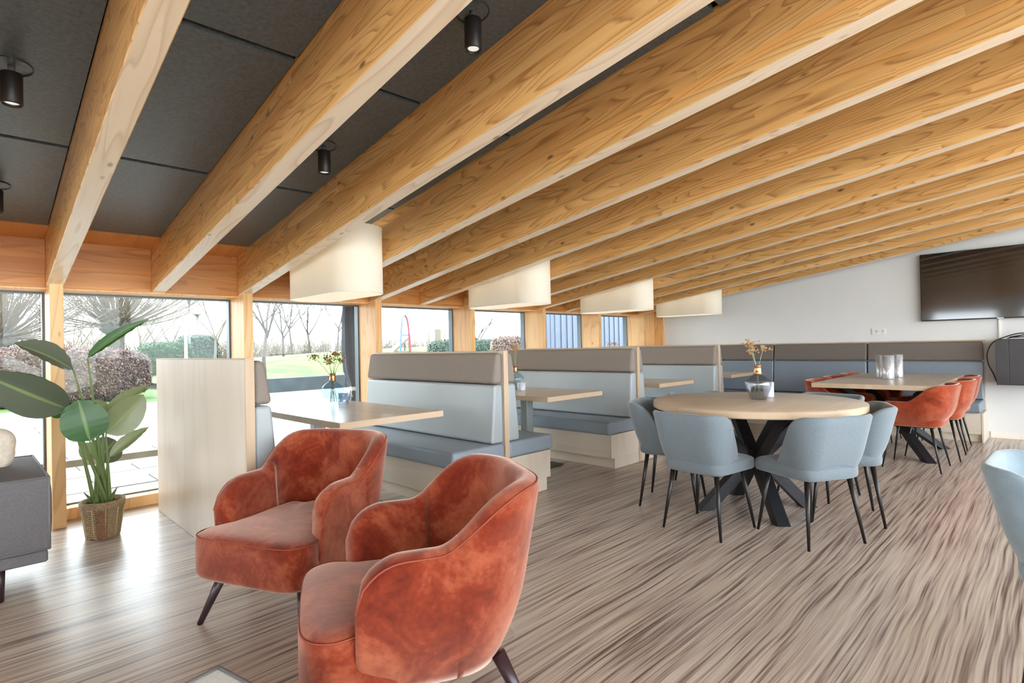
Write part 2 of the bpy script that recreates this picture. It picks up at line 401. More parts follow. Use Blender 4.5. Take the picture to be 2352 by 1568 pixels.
def superell(a, b, c, e1=0.3, e2=0.3, n=48, m=20, warp=None):
    """rounded cushion of half sizes a, b, c"""
    pw = lambda x, e: math.copysign(abs(x)**e, x)
    vs, fs = [(0, 0, -c)], []
    for i in range(1, m):
        ph = -pi/2 + pi*i/m; ph = math.copysign((abs(ph)/(pi/2))**1.0*pi/2, ph)
        for k in range(n):
            th = 2*pi*k/n
            vs.append((a*pw(cos(ph), e1)*pw(cos(th), e2), b*pw(cos(ph), e1)*pw(sin(th), e2), c*pw(sin(ph), e1)))
    vs.append((0, 0, c)); L = len(vs)-1
    for k in range(n): fs.append((0, 1+(k+1) % n, 1+k))
    for i in range(m-2):
        for k in range(n): k2 = (k+1) % n; fs.append((1+i*n+k, 1+i*n+k2, 1+(i+1)*n+k2, 1+(i+1)*n+k))
    for k in range(n): fs.append((1+(m-2)*n+k, 1+(m-2)*n+(k+1) % n, L))
    if warp: vs = [warp(Vector(v)) for v in vs]
    return pyd(vs, fs, True)
def sstep(a, b, x): t = max(0.0, min(1.0, (x-a)/(b-a))); return t*t*(3-2*t)
def copy_tree(o, parent=None):
    c = o.copy(); COL.objects.link(c); c.parent = parent
    for ch in [x for x in o.children]: copy_tree(ch, c)
    return c

def tub_shell(W, xf, xb, r, zb, zarm, zback, t, lean_b=0.10, lean_s=0.04, tuck=0.0, rise0=0.45, rise1=0.95, rr=0.08, nS=72, nV=9, zb_front=None, e_end=None):
    """upholstered shell round a seat, facing +x. Returns mesh and its rim points."""
    # plan: left arm front -> round the back -> right arm front
    pts = []
    n1, n2 = 22, 16
    xs = xb + r
    for i in range(n1): pts.append((xf + (xs-xf)*(1-(1-i/n1)**1.6), W/2))
    for i in range(n2): a = pi/2*i/n2; pts.append((xs - r*sin(a), W/2 - r + r*cos(a)))
    half = pts; k = 8
    for i in range(k+1): half_y = (W/2-r)*(1-2*i/k); pts = pts + [(xb, half_y)]
    left = half
    pts = pts + [(x, -y) for x, y in reversed(left)]
    P = [Vector((x, y, 0)) for x, y in pts]
    # arc length
    Ls = [0.0]
    for a, b in zip(P, P[1:]): Ls.append(Ls[-1] + (b-a).length)
    tot = Ls[-1]; vs, fs, rim = [], [], []
    nR = 5; loopn = None
    for i, p in enumerate(P):
        d = (P[min(i+1, len(P)-1)] - P[max(i-1, 0)]).normalized(); nrm = Vector((-d.y, d.x, 0))*1.0
        if nrm.dot(p - Vector((xs, 0, 0))) < 0 and p.x < xs: nrm = -nrm
        if p.x >= xs: nrm = Vector((0, math.copysign(1, p.y), 0))
        dist = min(Ls[i], tot-Ls[i])
        bw = sstep(rise0, rise1, 1 - (p.x-xb)/(xf-xb))
        zt = zarm + (zback-zarm)*bw
        if dist < rr: zt -= rr - sqrt(max(0, rr*rr - (rr-dist)**2))
        tt = t
        if dist < t*0.5: tt = t*max(0.12, sqrt(max(0, 1-(1-dist/(t*0.5))**2)))
        zbot = zb if zb_front is None else zb_front + (zb-zb_front)*sstep(0.2, 1.0, 1-(p.x-xb)/(xf-xb))
        backness = max(0.0, -nrm.x)
        lean = lean_s + (lean_b-lean_s)*backness
        def off(z):
            h = (z-zbot)/max(0.05, (zback-zb)); g = max(0.0, min(1.0, (z-zbot)/max(0.02, 0.45*(zback-zb))))
            return lean*h - tuck*(1-g)**2
        loop = []
        for v in range(nV):
            z = zbot + (zt - tt/2 - zbot)*v/(nV-1); loop.append(p + nrm*off(z) + Vector((0, 0, z)))
        c = p + nrm*(off(zt-tt/2) - tt/2)
        for v in range(1, nR):
            a = pi*v/nR; loop.append(c + nrm*(tt/2*cos(a)) + Vector((0, 0, zt - tt/2 + tt/2*sin(a))))
        for v in range(nV-1, -1, -1):
            z = zbot + (zt - tt/2 - zbot)*v/(nV-1); loop.append(p + nrm*(off(z) - tt) + Vector((0, 0, z)))
        rim.append(p + nrm*(off(zt-tt/2) - tt*0.08) + Vector((0, 0, zt - tt*0.22)))
        loopn = len(loop); vs += loop
    for i in range(len(P)-1):
        for k in range(loopn):
            k2 = (k+1) % loopn; fs.append((i*loopn+k, i*loopn+k2, (i+1)*loopn+k2, (i+1)*loopn+k))
    fs.append(tuple(range(loopn-1, -1, -1))); fs.append(tuple((len(P)-1)*loopn+k for k in range(loopn)))
    me = pyd(vs, fs, True)
    bm = bmesh.new(); bm.from_mesh(me); bmesh.ops.recalc_face_normals(bm, faces=bm.faces); bm.to_mesh(me); bm.free()
    me.polygons.foreach_set('use_smooth', [True]*len(me.polygons))
    return me, rim

def stick(p0, r0, p1, r1, n=12): return tube_data([p0, p1], [r0, r1], n)

# ------------------------------------------------------------------ the room
YW, YG = 4.95, 5.30            # front of posts, plane of the glass
XB = 8.60                      # back wall
Z0, SL = 2.03, 0.14            # ceiling height at y = 5.05 and its slope
def zc(y): return Z0 + SL*(5.05-y)
YR, XR = -3.4, -3.6            # side and rear of the room behind the camera

tag(box('floor', XR, XB, YR, YG+0.05, -0.06, 0.0, 'floor'), kind='structure', label='grained grey brown vinyl floor')
# ceiling: black backing with boards and glulam rafters below it
ceil = obj('ceiling', hexa([(XR, YR, zc(YR)+0.035), (XB+0.2, YR, zc(YR)+0.035), (XB+0.2, 6.55, zc(6.55)+0.035), (XR, 6.55, zc(6.55)+0.035),
                            (XR, YR, zc(YR)+0.16), (XB+0.2, YR, zc(YR)+0.16), (XB+0.2, 6.55, zc(6.55)+0.16), (XR, 6.55, zc(6.55)+0.16)]), 'black')
tag(ceil, kind='structure', label='sloping ceiling of dark boards between larch rafters')
BX0, BP, BW = 0.485, 0.64, 0.095
tilt = math.atan(SL)
beam_len = (YW+0.13-YR)/cos(tilt)
SKEW = 0.022
beam_me = hexa([(-BW/2, -beam_len, 0), (BW/2, -beam_len, 0), (BW/2, 0, 0), (-BW/2, 0, 0), (-BW/2, -beam_len, 0.36), (BW/2, -beam_len, 0.36), (BW/2, 0, 0.36), (-BW/2, 0, 0.36)], 0.004, 1)
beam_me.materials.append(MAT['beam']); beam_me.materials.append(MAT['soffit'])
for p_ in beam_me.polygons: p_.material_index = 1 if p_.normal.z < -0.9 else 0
beams_x = [BX0 + BP*k for k in range(-6, 13)]
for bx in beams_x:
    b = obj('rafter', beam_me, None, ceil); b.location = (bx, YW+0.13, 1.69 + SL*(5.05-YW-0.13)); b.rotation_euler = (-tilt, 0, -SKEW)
seams = [4.765, 3.505, 2.247, 0.99, -0.27, -1.53, -2.79]
pcache = {}
for i in range(len(beams_x)-1):
    for a, b_ in zip(seams, seams[1:]):
        ya, yb = a-0.010, b_+0.010
        key = round(a, 2)
        if key not in pcache:
            w = (BP-BW)/2 - 0.006; L = ya-yb
            me = hexa([(-w, -L, -0.0), (w, -L, 0.0), (w, 0, 0), (-w, 0, 0), (-w, -L, 0.03), (w, -L, 0.03), (w, 0, 0.03), (-w, 0, 0.03)])
            me.materials.append(MAT['panel']); pcache[key] = me
        o = obj('ceiling_board', pcache[key], None, ceil)
        o.location = (beams_x[i]+BP/2 - SKEW*(YW+0.13-ya), ya, zc(ya)); o.rotation_euler = (-tilt, 0, -SKEW)
    o = obj('eave_board', hexa([(-0.27, -0.33, 0), (0.27, -0.33, 0), (0.27, 0, 0), (-0.27, 0, 0), (-0.27, -0.33, 0.02), (0.27, -0.33, 0.02), (0.27, 0, 0.02), (-0.27, 0, 0.02)]), 'eave', ceil)
    o.location = (beams_x[i]+BP/2, 5.09, zc(5.09)-0.004); o.rotation_euler = (-tilt, 0, 0)

# window wall
wl = empty('wall_left', (0, YG, 0), kind='structure', label='timber framed window wall')
wl_o = Vector((0, YG, 0))
def wbox(name, x0, x1, y0, y1, z0, z1, mat, bev=0.003): return box(name, x0, x1, y0-YG, y1-YG, z0, z1, mat, wl, bev, 1)
posts = [BX0 + 1.28*k for k in range(-3, 7)]
for px in posts:
    p = obj('post', hexa([(-0.038, -0.36, 0), (0.038, -0.36, 0), (0.038, 0.03, 0), (-0.038, 0.03, 0), (-0.038, -0.36, 1.76), (0.038, -0.36, 1.76), (0.038, 0.03, 1.76), (-0.038, 0.03, 1.76)], 0.003, 1), 'post', wl)
    p.location = (px, YG+0.01-YG, 0)
for a, b_ in zip(beams_x, beams_x[1:]):
    wbox('header_board', a+BW/2, b_-BW/2, 5.06, 5.12, 1.685, 2.04, 'header')
wbox('lintel', XR, XB, 5.0+0.065, YG+0.06, 1.672, 1.69, 'post')
wbox('upper_wall', XR, XB, 5.12, YG+0.06, 1.69, 2.06, 'header')
for k in range(len(posts)-1):
    wbox('sill', posts[k]+0.038, posts[k+1]-0.038, 5.16, YG+0.05, 0.0, 0.085, 'post')
wbox('end_panel', posts[-1]+0.038, XB-0.045, 5.0, 5.03, 0, 1.76, 'post')
wbox('corner_post', XB-0.045, XB, 4.83, 5.06, 0, 1.76, 'post')
# windows: aluminium frame and pane
for k in range(len(posts)-1):
    x0, x1 = posts[k]+0.04, posts[k+1]-0.04
    w = empty('window_%d' % (k+1), ((x0+x1)/2, YG, 0), kind='structure', label='fixed full height window pane with slim dark frame')
    h = (x1-x0)/2; fr = 0.013
    me_parts = [(-h, -h+fr, 0.085, 1.672), (h-fr, h, 0.085, 1.672), (-h+fr, h-fr, 0.085, 0.085+fr), (-h+fr, h-fr, 1.672-fr, 1.672)]
    for (a, b_, c, d) in me_parts: box('frame_bar', a, b_, -0.02, 0.05, c, d, 'alu', w)
    box('pane', -h+fr, h-fr, 0.010, 0.016, 0.085+fr, 1.672-fr, 'pane', w)

# back wall, then unseen right and rear walls opened up for fill light
tag(obj('wall_back', hexa([(XB, YR, 0), (XB+0.15, YR, 0), (XB+0.15, YG+0.2, 0), (XB, YG+0.2, 0), (XB, YR, zc(YR)+0.05), (XB+0.15, YR, zc(YR)+0.05), (XB+0.15, YG+0.2, zc(YG+.2)+0.02), (XB, YG+0.2, zc(YG+.2)+0.02)]), 'wall'),
    kind='structure', label='light grey painted gable wall')
tag(box('baseboard_back', XB-0.014, XB, YR, 0.60, 0.0, 0.075, 'white_trim', None, 0.003, 1), kind='structure', label='white baseboard')
wr = empty('wall_right', (0, YR, 0), kind='structure', label='unseen wall behind the camera, opened to admit fill light')
box('sill_wall', XR, XB, -0.12, 0, 0, 0.25, 'wall', wr); box('lintel_wall', XR, XB, -0.12, 0, 2.95, 3.25, 'wall', wr)
for k in range(7): x = XR + 0.1 + (XB-XR-0.2)*k/6; box('pier', x-0.09, x+0.09, -0.12, 0, 0.25, 2.95, 'wall', wr)
wq = empty('wall_rear', (XR, 0, 0), kind='structure', label='unseen wall at the near end of the room, openings sized for fill light')
box('sill_wall', -0.12, 0, YR, YG, 0, 0.9, 'wall', wq)
obj('lintel_wall', hexa([(-.12, YR, 1.9), (0, YR, 1.9), (0, YG, 1.9), (-.12, YG, 1.9), (-.12, YR, 3.25), (0, YR, 3.25), (0, YG, 2.05), (-.12, YG, 2.05)]), 'wall', wq)
for k in range(5): y = YR + 0.3 + (YG-YR-0.6)*k/4; box('pier', -0.12, 0, y-0.3, y+0.3, 0.9, 1.9, 'wall', wq)

# ------------------------------------------------------------------ booths
Y0B, Y1B, ZB = 3.07, 4.93, 1.16
def booth(xc, sides, label, mat_b='leather', mat_h='taupe'):
    ym = (Y0B+Y1B)/2; t = empty('booth_bench', (xc, ym, 0), label=label, cat='bench', group='booth benches set at right angles to the windows')
    L = (Y1B-Y0B)/2; th = 0.024
    box('divider_panel', -th+0.003, th-0.003, -L, L, 0.0, ZB, 'ash', t, 0.002, 1)
    box('divider_edge', -th, th, -L-0.012, -L, 0.0, ZB, 'ash_edge', t, 0.002, 1)
    box('top_strip', -th, th, -L-0.012, L, ZB, ZB+0.006, 'ash_edge', t)
    for s in sides:
        q = lambda a, b: (min(s*a, s*b), max(s*a, s*b))
        b = box('base_box', *q(th, 0.50), -L+0.01, L, 0.10, 0.325, 'ash_h', t, 0.002, 1)
        box('plinth', *q(th, 0.45), -L+0.01, L, 0.0, 0.10, 'ash_h', t)
        box('end_board', *q(th, 0.455), -L-0.006, -L+0.01, 0.0, 0.10, 'ash', t)
        box('end_board', *q(th, 0.505), -L-0.006, -L+0.01, 0.10, 0.325, 'ash', t)
        box('seat_cushion', *q(th, 0.545), -L-0.012, L, 0.325, 0.452, 'leather_seat', t, 0.028, 4)
        a = lambda d: s*d
        lo, hi = (0.155, 0.118)
        vs = [(a(th+.002), -L, 0.455), (a(lo), -L, 0.455), (a(lo), L, 0.455), (a(th+.002), L, 0.455), (a(th+.002), -L, 0.905), (a(hi), -L, 0.905), (a(hi), L, 0.905), (a(th+.002), L, 0.905)]
        soft(obj('back_cushion', hexa(vs, 0.022, 4), mat_b, t))
        lo, hi = 0.125, 0.085
        vs = [(a(th+.002), -L, 0.912), (a(lo), -L, 0.912), (a(lo), L, 0.912), (a(th+.002), L, 0.912), (a(th+.002), -L, 1.152), (a(hi), -L, 1.152), (a(hi), L, 1.152), (a(th+.002), L, 1.152)]
        soft(obj('headrest', hexa(vs, 0.03, 4), mat_h, t))
    return t
DX = [1.092, 3.003, 4.905, 6.80]
booth(DX[0], (1,), 'booth bench with plain pale wood rear panel, nearest the potted plant')
booth(DX[1], (-1, 1), 'back to back booth bench directly behind the rust armchairs')
booth(DX[2], (-1, 1), 'back to back booth bench second beyond the armchairs, left of the round table')
booth(DX[3], (-1, 1), 'back to back booth bench farthest along, in front of the wall bench')

# bench along the back wall
t = empty('wall_bench', (XB, 2.75, 0), label='long upholstered wall bench below the television in taupe and grey blue, shade painted in', cat='bench')
ya, yb = 0.63-2.75, 4.80-2.75
box('back_panel', -0.04, -0.002, ya, yb, 0.0, 1.145, 'ash', t, 0.002, 1)
box('top_rail', -0.06, -0.002, ya-0.004, yb, 1.145, 1.158, 'ash_edge', t)
box('base_box', -0.48, -0.04, ya+0.012, yb, 0.09, 0.33, 'ash_h', t); box('plinth', -0.43, -0.04, ya+0.012, yb, 0, 0.09, 'ash_h', t)
box('end_board', -0.485, -0.04, ya-0.008, ya+0.012, 0, 0.33, 'ash', t, 0.002, 1)
cuts = [ya+0.004, 1.812-2.75, 2.997-2.75, 4.18-2.75, yb]
for a, b in zip(cuts, cuts[1:]):
    a += 0.004; b -= 0.004
    box('seat_cushion', -0.53, -0.04, a, b, 0.33, 0.455, 'leather_shaded', t, 0.026, 3)
    soft(obj('back_cushion', hexa([(-0.17, a, .458), (-0.042, a, .458), (-0.042, b, .458), (-0.17, b, .458), (-0.125, a, .905), (-0.042, a, .905), (-0.042, b, .905), (-0.125, b, .905)], 0.02, 3), 'leather_shaded', t))
    soft(obj('headrest', hexa([(-0.13, a, .912), (-0.042, a, .912), (-0.042, b, .912), (-0.13, b, .912), (-0.095, a, 1.14), (-0.042, a, 1.14), (-0.042, b, 1.14), (-0.095, b, 1.14)], 0.022, 3), 'taupe_shaded', t))

# booth tables
def booth_table(xc, y0, label, w=0.80, z=0.75):
    yl = 4.84-y0; ym = (y0+4.84)/2
    t = empty('booth_table', (xc, ym, 0), label=label, cat='table', group='tables in the window booths')
    top = box('table_top', -w/2, w/2, -yl/2, yl/2, z-0.042, z, 'top_y', t, 0.002, 1)
    box('edge_band', -w/2, w/2, -yl/2-0.002, -yl/2, z-0.041, z-0.001, 'top_edge', t)
    box('edge_band', -w/2-0.002, -w/2, -yl/2, yl/2, z-0.041, z-0.001, 'ash_edge', t)
    for yy in (3.78, 4.28):
        box('column', -0.045, 0.045, yy-ym-0.045, yy-ym+0.045, 0.015, z-0.05, 'column', t, 0.004, 1)
    box('top_plate', -0.2, 0.2, 3.6-ym, 4.45-ym, z-0.05, z-0.042, 'steel_dark', t)
    box('base_plate', -0.28, 0.28, 3.55-ym, 4.5-ym, 0.006, 0.016, 'plate', t, 0.003, 1)
    for sx in (-1, 1):
        for yy in (3.58, 4.47): f = obj('foot', lathe([(0.014, 0), (0.014, 0.006)], 12), 'black', t); f.location = (sx*0.26, yy-ym, 0)
    return t
booth_table(2.05, 3.15, 'booth table behind the armchairs carrying a clear vase and tealight glass')
booth_table(3.99, 3.15, 'booth table in the second booth, column legs seen beside the pale seat')
booth_table(5.83, 3.13, 'booth table in the third booth, only its corner showing above the bench')
booth_table(7.74, 3.15, 'farthest booth table, right in front of the wall bench', w=0.78)

# ------------------------------------------------------------------ dining tables
def bar(p0, p1, w, d, side):
    """square steel section from p0 to p1, cut flat at both ends"""
    p0, p1, side = Vector(p0), Vector(p1), Vector(side).normalized()
    o = Vector((side.y, -side.x, 0))
    a, b = side*(w/2), o*(d/2)
    vs = [p0-a-b, p0+a-b, p0+a+b, p0-a+b, p1-a-b, p1+a-b, p1+a+b, p1-a+b]
    return hexa(vs, 0.002, 1)
def spider_legs(t, hx, hy, ztop):
    """two crossing pairs of slanted beams meeting in a hub, black steel"""
    for (sx, sy) in ((1, 1), (1, -1), (-1, 1), (-1, -1)):
        d = Vector((sx*hx, sy*hy, 0)); side = Vector((-d.y, d.x, 0))
        hub = Vector((sx*0.02, sy*0.02, ztop*0.5))
        lower = obj('leg', bar(d, hub, 0.085, 0.105, side), 'steel_dark', t)
        obj('upper_strut', bar(hub, d*1.12 + Vector((0, 0, ztop)), 0.085, 0.105, side), 'steel_dark', t)
    h = obj('hub', lathe([(0.075, ztop*0.5-0.075), (0.08, ztop*0.5-0.07), (0.08, ztop*0.5+0.07), (0.075, ztop*0.5+0.075)], 20), 'steel_dark', t)
RT = (4.045, 1.575)
t = empty('round_table', (RT[0], RT[1], 0), label='large round wooden table on black crossed steel legs with grey blue chairs', cat='table')
R = 0.70
obj('table_top', lathe([(R-0.012, 0.722), (R, 0.728), (R, 0.768), (R-0.006, 0.773)], 96), 'top', t)
band = obj('edge_band', lathe([(R-0.001, 0.727), (R+0.002, 0.729), (R+0.002, 0.767), (R-0.001, 0.769)], 96, True), 'top_edge', t)
for me in (t.children[0].data, band.data):
    me.set_sharp_from_angle(angle=radians(25))
spider_legs(t, 0.27, 0.26, 0.722)
TX0, TX1, TY0, TY1 = 6.02, 7.99, 0.77, 1.77
t = empty('rectangular_table', ((TX0+TX1)/2, (TY0+TY1)/2, 0), label='rectangular wooden dining table with silver candle jars and orange velvet chairs', cat='table')
hx, hy = (TX1-TX0)/2, (TY1-TY0)/2
box('table_top', -hx, hx, -hy, hy, 0.725, 0.770, 'top', t, 0.003, 1)
box('edge_band', -hx-0.002, -hx, -hy, hy, 0.727, 0.768, 'ash_edge', t)
spider_legs(t, 0.46, 0.36, 0.725)

# ------------------------------------------------------------------ grey blue dining chairs
def tapered_legs(t, tips, tops, r0, r1, mat, name='leg'):
    for a, b in zip(tips, tops):
        vs, fs = tube_data([a, Vector(a)*0.5 + Vector(b)*0.5, b], [r0, (r0+r1)/2, r1], 12); obj(name, pyd(vs, fs, True), mat, t)
def dining_chair():
    t = empty('dining_chair', label='x', cat='chair', group='grey blue fabric chairs round the round table')
    me, rim = tub_shell(0.44, 0.10, -0.21, 0.10, 0.40, 0.475, 0.765, 0.035, lean_b=0.095, lean_s=0.035, tuck=0.03, rise0=0.16, rise1=0.95, rr=0.03, zb_front=0.43)
    sh = obj('backrest', me, 'blue', t)
    # crescent seam low on the back
    pts = []
    for i in range(17):
        u = -1 + 2*i/16; y = u*0.175; z = 0.428 + 0.052*(1-u*u)
        dy = max(0.0, abs(y)-0.12); nx = sqrt(max(0, 1-(dy/0.10)**2))          # follow the outside of the shell
        o_ = 0.095*nx*(z-0.40)/0.365 - 0.03*(1-min(1, (z-0.40)/0.164))**2
        pts.append((-0.11 - (0.10+o_)*nx, y + math.copysign(o_*dy/0.10, y), z))
    tube('back_seam', pts, 0.0025, 'blue_seam', sh, 6)
    def warp(v):
        f = (v.x+0.24)/0.48; z = v.z - 0.018*max(0, f-0.75)*4*0.5
        return Vector((v.x + 0.015, v.y*(0.92 + 0.14*f), z + 0.425))
    obj('seat', superell(0.228, 0.222, 0.052, 0.45, 0.34, 56, 18, warp), 'blue', t)
    # under frame
    box('seat_frame', -0.17, 0.17, -0.16, 0.16, 0.375, 0.395, 'leg', t, 0.004, 1)
    tips = [(-0.205, 0.20, 0), (-0.205, -0.20, 0), (0.205, 0.205, 0), (0.205, -0.205, 0)]
    tops = [(-0.15, 0.15, 0.395), (-0.15, -0.15, 0.395), (0.15, 0.155, 0.395), (0.15, -0.155, 0.395)]
    tapered_legs(t, tips, tops, 0.008, 0.0165, 'leg')
    return t
c0 = dining_chair()
spots = [
    (3.42, 1.64, -5, 'grey blue chair left of the two front chairs at the round table'),
    (3.665, 1.11, 60, 'grey blue chair nearest the camera at the round table, right of the two front chairs'),
    (3.80, 2.095, -72, 'grey blue chair at the left end of the round table, beside the booth bench'),
    (4.225, 1.065, 111, 'grey blue chair at the right of the round table, next to the orange chairs'),
    (4.72, 1.36, 164, 'grey blue chair mostly hidden behind the round table, right one of the far pair'),
    (4.44, 2.12, 233, 'grey blue chair mostly hidden behind the round table, left one of the far pair'),
]
for i, (x, y, a, lab) in enumerate(spots):
    o = c0 if i == 0 else copy_tree(c0)
    o.location = (x, y, 0); o.rotation_euler = (0, 0, radians(a)); o['label'] = lab
# chair cut by the right edge of the picture
side = copy_tree(c0); side.location = (2.62, -0.10, 0); side.rotation_euler = (0, 0, radians(-92)); del side['group']
side['label'] = 'pale blue velvet chair cut off by the right edge of the picture'
for ch in side.children:
    if ch.name.startswith(('seat', 'backrest')) and not ch.name.startswith('seat_frame'):
        ch.data = ch.data.copy(); ch.data.materials[0] = MAT['blue_light']

# ------------------------------------------------------------------ orange velvet chairs
def tub_chair():
    t = empty('tub_chair', label='x', cat='chair', group='orange velvet chairs at the rectangular table')
    me, rim = tub_shell(0.56, 0.24, -0.26, 0.20, 0.405, 0.625, 0.780, 0.040, lean_b=0.075, lean_s=0.03, tuck=0.075, rise0=0.42, rise1=0.90, rr=0.09)
    sh = obj('backrest', me, 'rust_chair', t)
    tube('rim_piping', rim, 0.003, 'rust_d', sh, 6)
    obj('seat', superell(0.25, 0.235, 0.05, 0.4, 0.4, 48, 16, lambda v: v + Vector((0.02, 0, 0.44))), 'rust_chair', t)
    box('seat_frame', -0.17, 0.19, -0.17, 0.17, 0.385, 0.402, 'leg', t, 0.004, 1)
    tips = [(-0.215, 0.215, 0), (-0.215, -0.215, 0), (0.225, 0.215, 0), (0.225, -0.215, 0)]
    tops = [(-0.14, 0.15, 0.40), (-0.14, -0.15, 0.40), (0.16, 0.15, 0.40), (0.16, -0.15, 0.40)]
    tapered_legs(t, tips, tops, 0.006, 0.013, 'leg')
    return t
k0 = tub_chair()
spots = [
    (6.275, 0.965, 88, 'orange velvet tub chair nearest the camera on the right side of the rectangular table'),
    (6.97, 0.91, 90, 'orange velvet tub chair in the middle on the right side of the rectangular table'),
    (7.68, 0.93, 91, 'orange velvet tub chair closest to the wall bench on the right side of the table'),
    (6.43, 1.60, -88, 'orange velvet tub chair nearest the camera on the far left side of the rectangular table'),
    (7.08, 1.61, -90, 'orange velvet tub chair in the middle on the far left side of the rectangular table'),
    (7.74, 1.60, -92, 'orange velvet tub chair closest to the wall bench, far left side of table'),
]
for i, (x, y, a, lab) in enumerate(spots):
    o = k0 if i == 0 else copy_tree(k0)
    o.location = (x, y, 0); o.rotation_euler = (0, 0, radians(a)); o['label'] = lab

# ------------------------------------------------------------------ rust velvet armchairs
def armchair():
    t = empty('armchair', label='x', cat='armchair', group='pair of rust velvet armchairs')
    me, rim = tub_shell(0.60, 0.20, -0.32, 0.22, 0.20, 0.615, 0.775, 0.082, lean_b=0.11, lean_s=0.03, tuck=0.055, rise0=0.45, rise1=0.92, rr=0.14, nV=14)
    sh = obj('backrest', me, 'rust', t)
    tube('rim_piping', rim, 0.0032, 'rust_d', sh, 6)
    rnd = random.Random(3)
    def warp(v):
        f = (v.x+0.30)/0.60
        z = v.z
        if z > 0.03: z += 0.012*sin(v.y*34 + 2*sin(v.x*9))*max(0, 0.55-f) + 0.012*(1-(v.y/0.3)**2)
        return Vector((v.x + 0.055, v.y*(0.80 + 0.175*sstep(0.60, 0.86, f)), z + 0.315))
    st = obj('seat', superell(0.30, 0.325, 0.105, 0.26, 0.34, 72, 28, warp), 'rust', t)
    seam = []
    for i in range(73):
        th = -pi*0.55 + pi*1.1*i/72
        pw = lambda x, e: math.copysign(abs(x)**e, x)
        x, y = 0.30*pw(cos(th), 0.34), 0.325*pw(sin(th), 0.34); f = (x+0.30)/0.60
        seam.append((x*0.985+0.055, y*0.985*(0.80+0.175*sstep(0.60, 0.86, f)), 0.315+0.088))
    tube('seat_piping', seam, 0.0028, 'rust_d', st, 6)
    tips = [(0.30, 0.29, 0), (0.30, -0.29, 0), (-0.34, 0.27, 0), (-0.34, -0.27, 0)]
    tops = [(0.22, 0.22, 0.225), (0.22, -0.22, 0.225), (-0.24, 0.20, 0.225), (-0.24, -0.20, 0.225)]
    tapered_legs(t, tips, tops, 0.012, 0.024, 'lampleg')
    return t
a0 = armchair()
for i, (x, y, a, lab) in enumerate([(1.13, 2.575, 203, 'rust velvet armchair farther from the camera, seat front turned to the viewer'),
                                    (1.075, 1.575, 154, 'rust velvet armchair nearest the camera, cut by the bottom edge')]):
    o = a0 if i == 0 else copy_tree(a0)
    o.location = (x, y, 0); o.rotation_euler = (0, 0, radians(a)); o['label'] = lab

# ------------------------------------------------------------------ sofa, its cushion, pouf
def piped_block(t, name, x0, x1, y0, y1, z0, z1, mat, pmat, r=0.03, puff=0.03):
    cx, cy, cz = (x0+x1)/2, (y0+y1)/2, (z0+z1)/2; a, b, c = (x1-x0)/2, (y1-y0)/2, (z1-z0)/2
    bm = bmesh.new(); bmesh.ops.create_cube(bm, size=2); bmesh.ops.subdivide_edges(bm, edges=bm.edges, cuts=11, use_grid_fill=True)
    for v in bm.verts:
        x, y, z = v.co; g = lambda u: 1-abs(u)**4
        dx = puff*g(y)*g(z) if abs(x) > 0.999 else 0; dy = puff*g(x)*g(z) if abs(y) > 0.999 else 0; dz = puff*g(x)*g(y) if abs(z) > 0.999 else 0
        v.co = (cx + x*a + math.copysign(dx, x), cy + y*b + math.copysign(dy, y), cz + z*c + math.copysign(dz, z))
    me = bpy.data.meshes.new('m'); bm.to_mesh(me); bm.free()
    me.polygons.foreach_set('use_smooth', [True]*len(me.polygons)); me.set_sharp_from_angle(angle=radians(50))
    o = obj(name, me, mat, t)
    for z in (z0, z1):
        loop = [(x0, y0, z), (x1, y0, z), (x1, y1, z), (x0, y1, z), (x0, y0, z)]
        for p, q in zip(loop, loop[1:]): tube('piping', [p, q], 0.006, pmat, o, 8)
    for (x, y) in ((x0, y0), (x1, y0), (x1, y1), (x0, y1)): tube('piping', [(x, y, z0), (x, y, z1)], 0.006, pmat, o, 8)
    return o
t = empty('sofa', (-0.735, 4.09, 0), label='dark grey fabric sofa with piping at the left edge of the picture', cat='sofa')
piped_block(t, 'seat', 0.02-0.0, 1.05, -0.46, 0.40, 0.235, 0.592, 'sofa', 'pipe_dark')
piped_block(t, 'seat', -1.05, 0.0, -0.46, 0.40, 0.235, 0.592, 'sofa', 'pipe_dark')
box('base_rail', -1.05, 1.045, -0.45, 0.39, 0.165, 0.225, 'sofa', t, 0.012, 3)
box('backrest', -1.05, 0.55, 0.22, 0.40, 0.60, 0.88, 'sofa', t, 0.04, 4)
for x in (-0.95, 0.865):
    for y in (-0.38, 0.30): tube('leg', [(x, y, 0), (x, y, 0.17)], [0.018, 0.024], 'lampleg', t, 12)
o = obj('scatter_cushion', superell(0.125, 0.065, 0.115, 0.8, 0.8, 40, 20, lambda v: Vector((v.x*(1+0.5*abs(v.z)*2), v.y, v.z*(1+0.6*abs(v.x))))), 'fur')
tag(o, 'cream fluffy scatter cushion lying on the grey sofa', 'cushion'); o.location = (on_y(-36, 1045, 4.1).x, 4.08, 0.705); o.rotation_euler = (radians(-14), 0, radians(-20))
t = empty('pouf', (0.258, 1.222, 0), radians(12), label='light grey upholstered pouf with piped edges at the bottom edge of the picture', cat='pouf')
piped_block(t, 'seat', -0.26, 0.26, -0.26, 0.26, 0.09, 0.40, 'pouf', 'pipe_dark', puff=0.02)
for x in (-0.2, 0.2):
    for y in (-0.2, 0.2): tube('leg', [(x, y, 0), (x, y, 0.09)], 0.018, 'lampleg', t, 10)

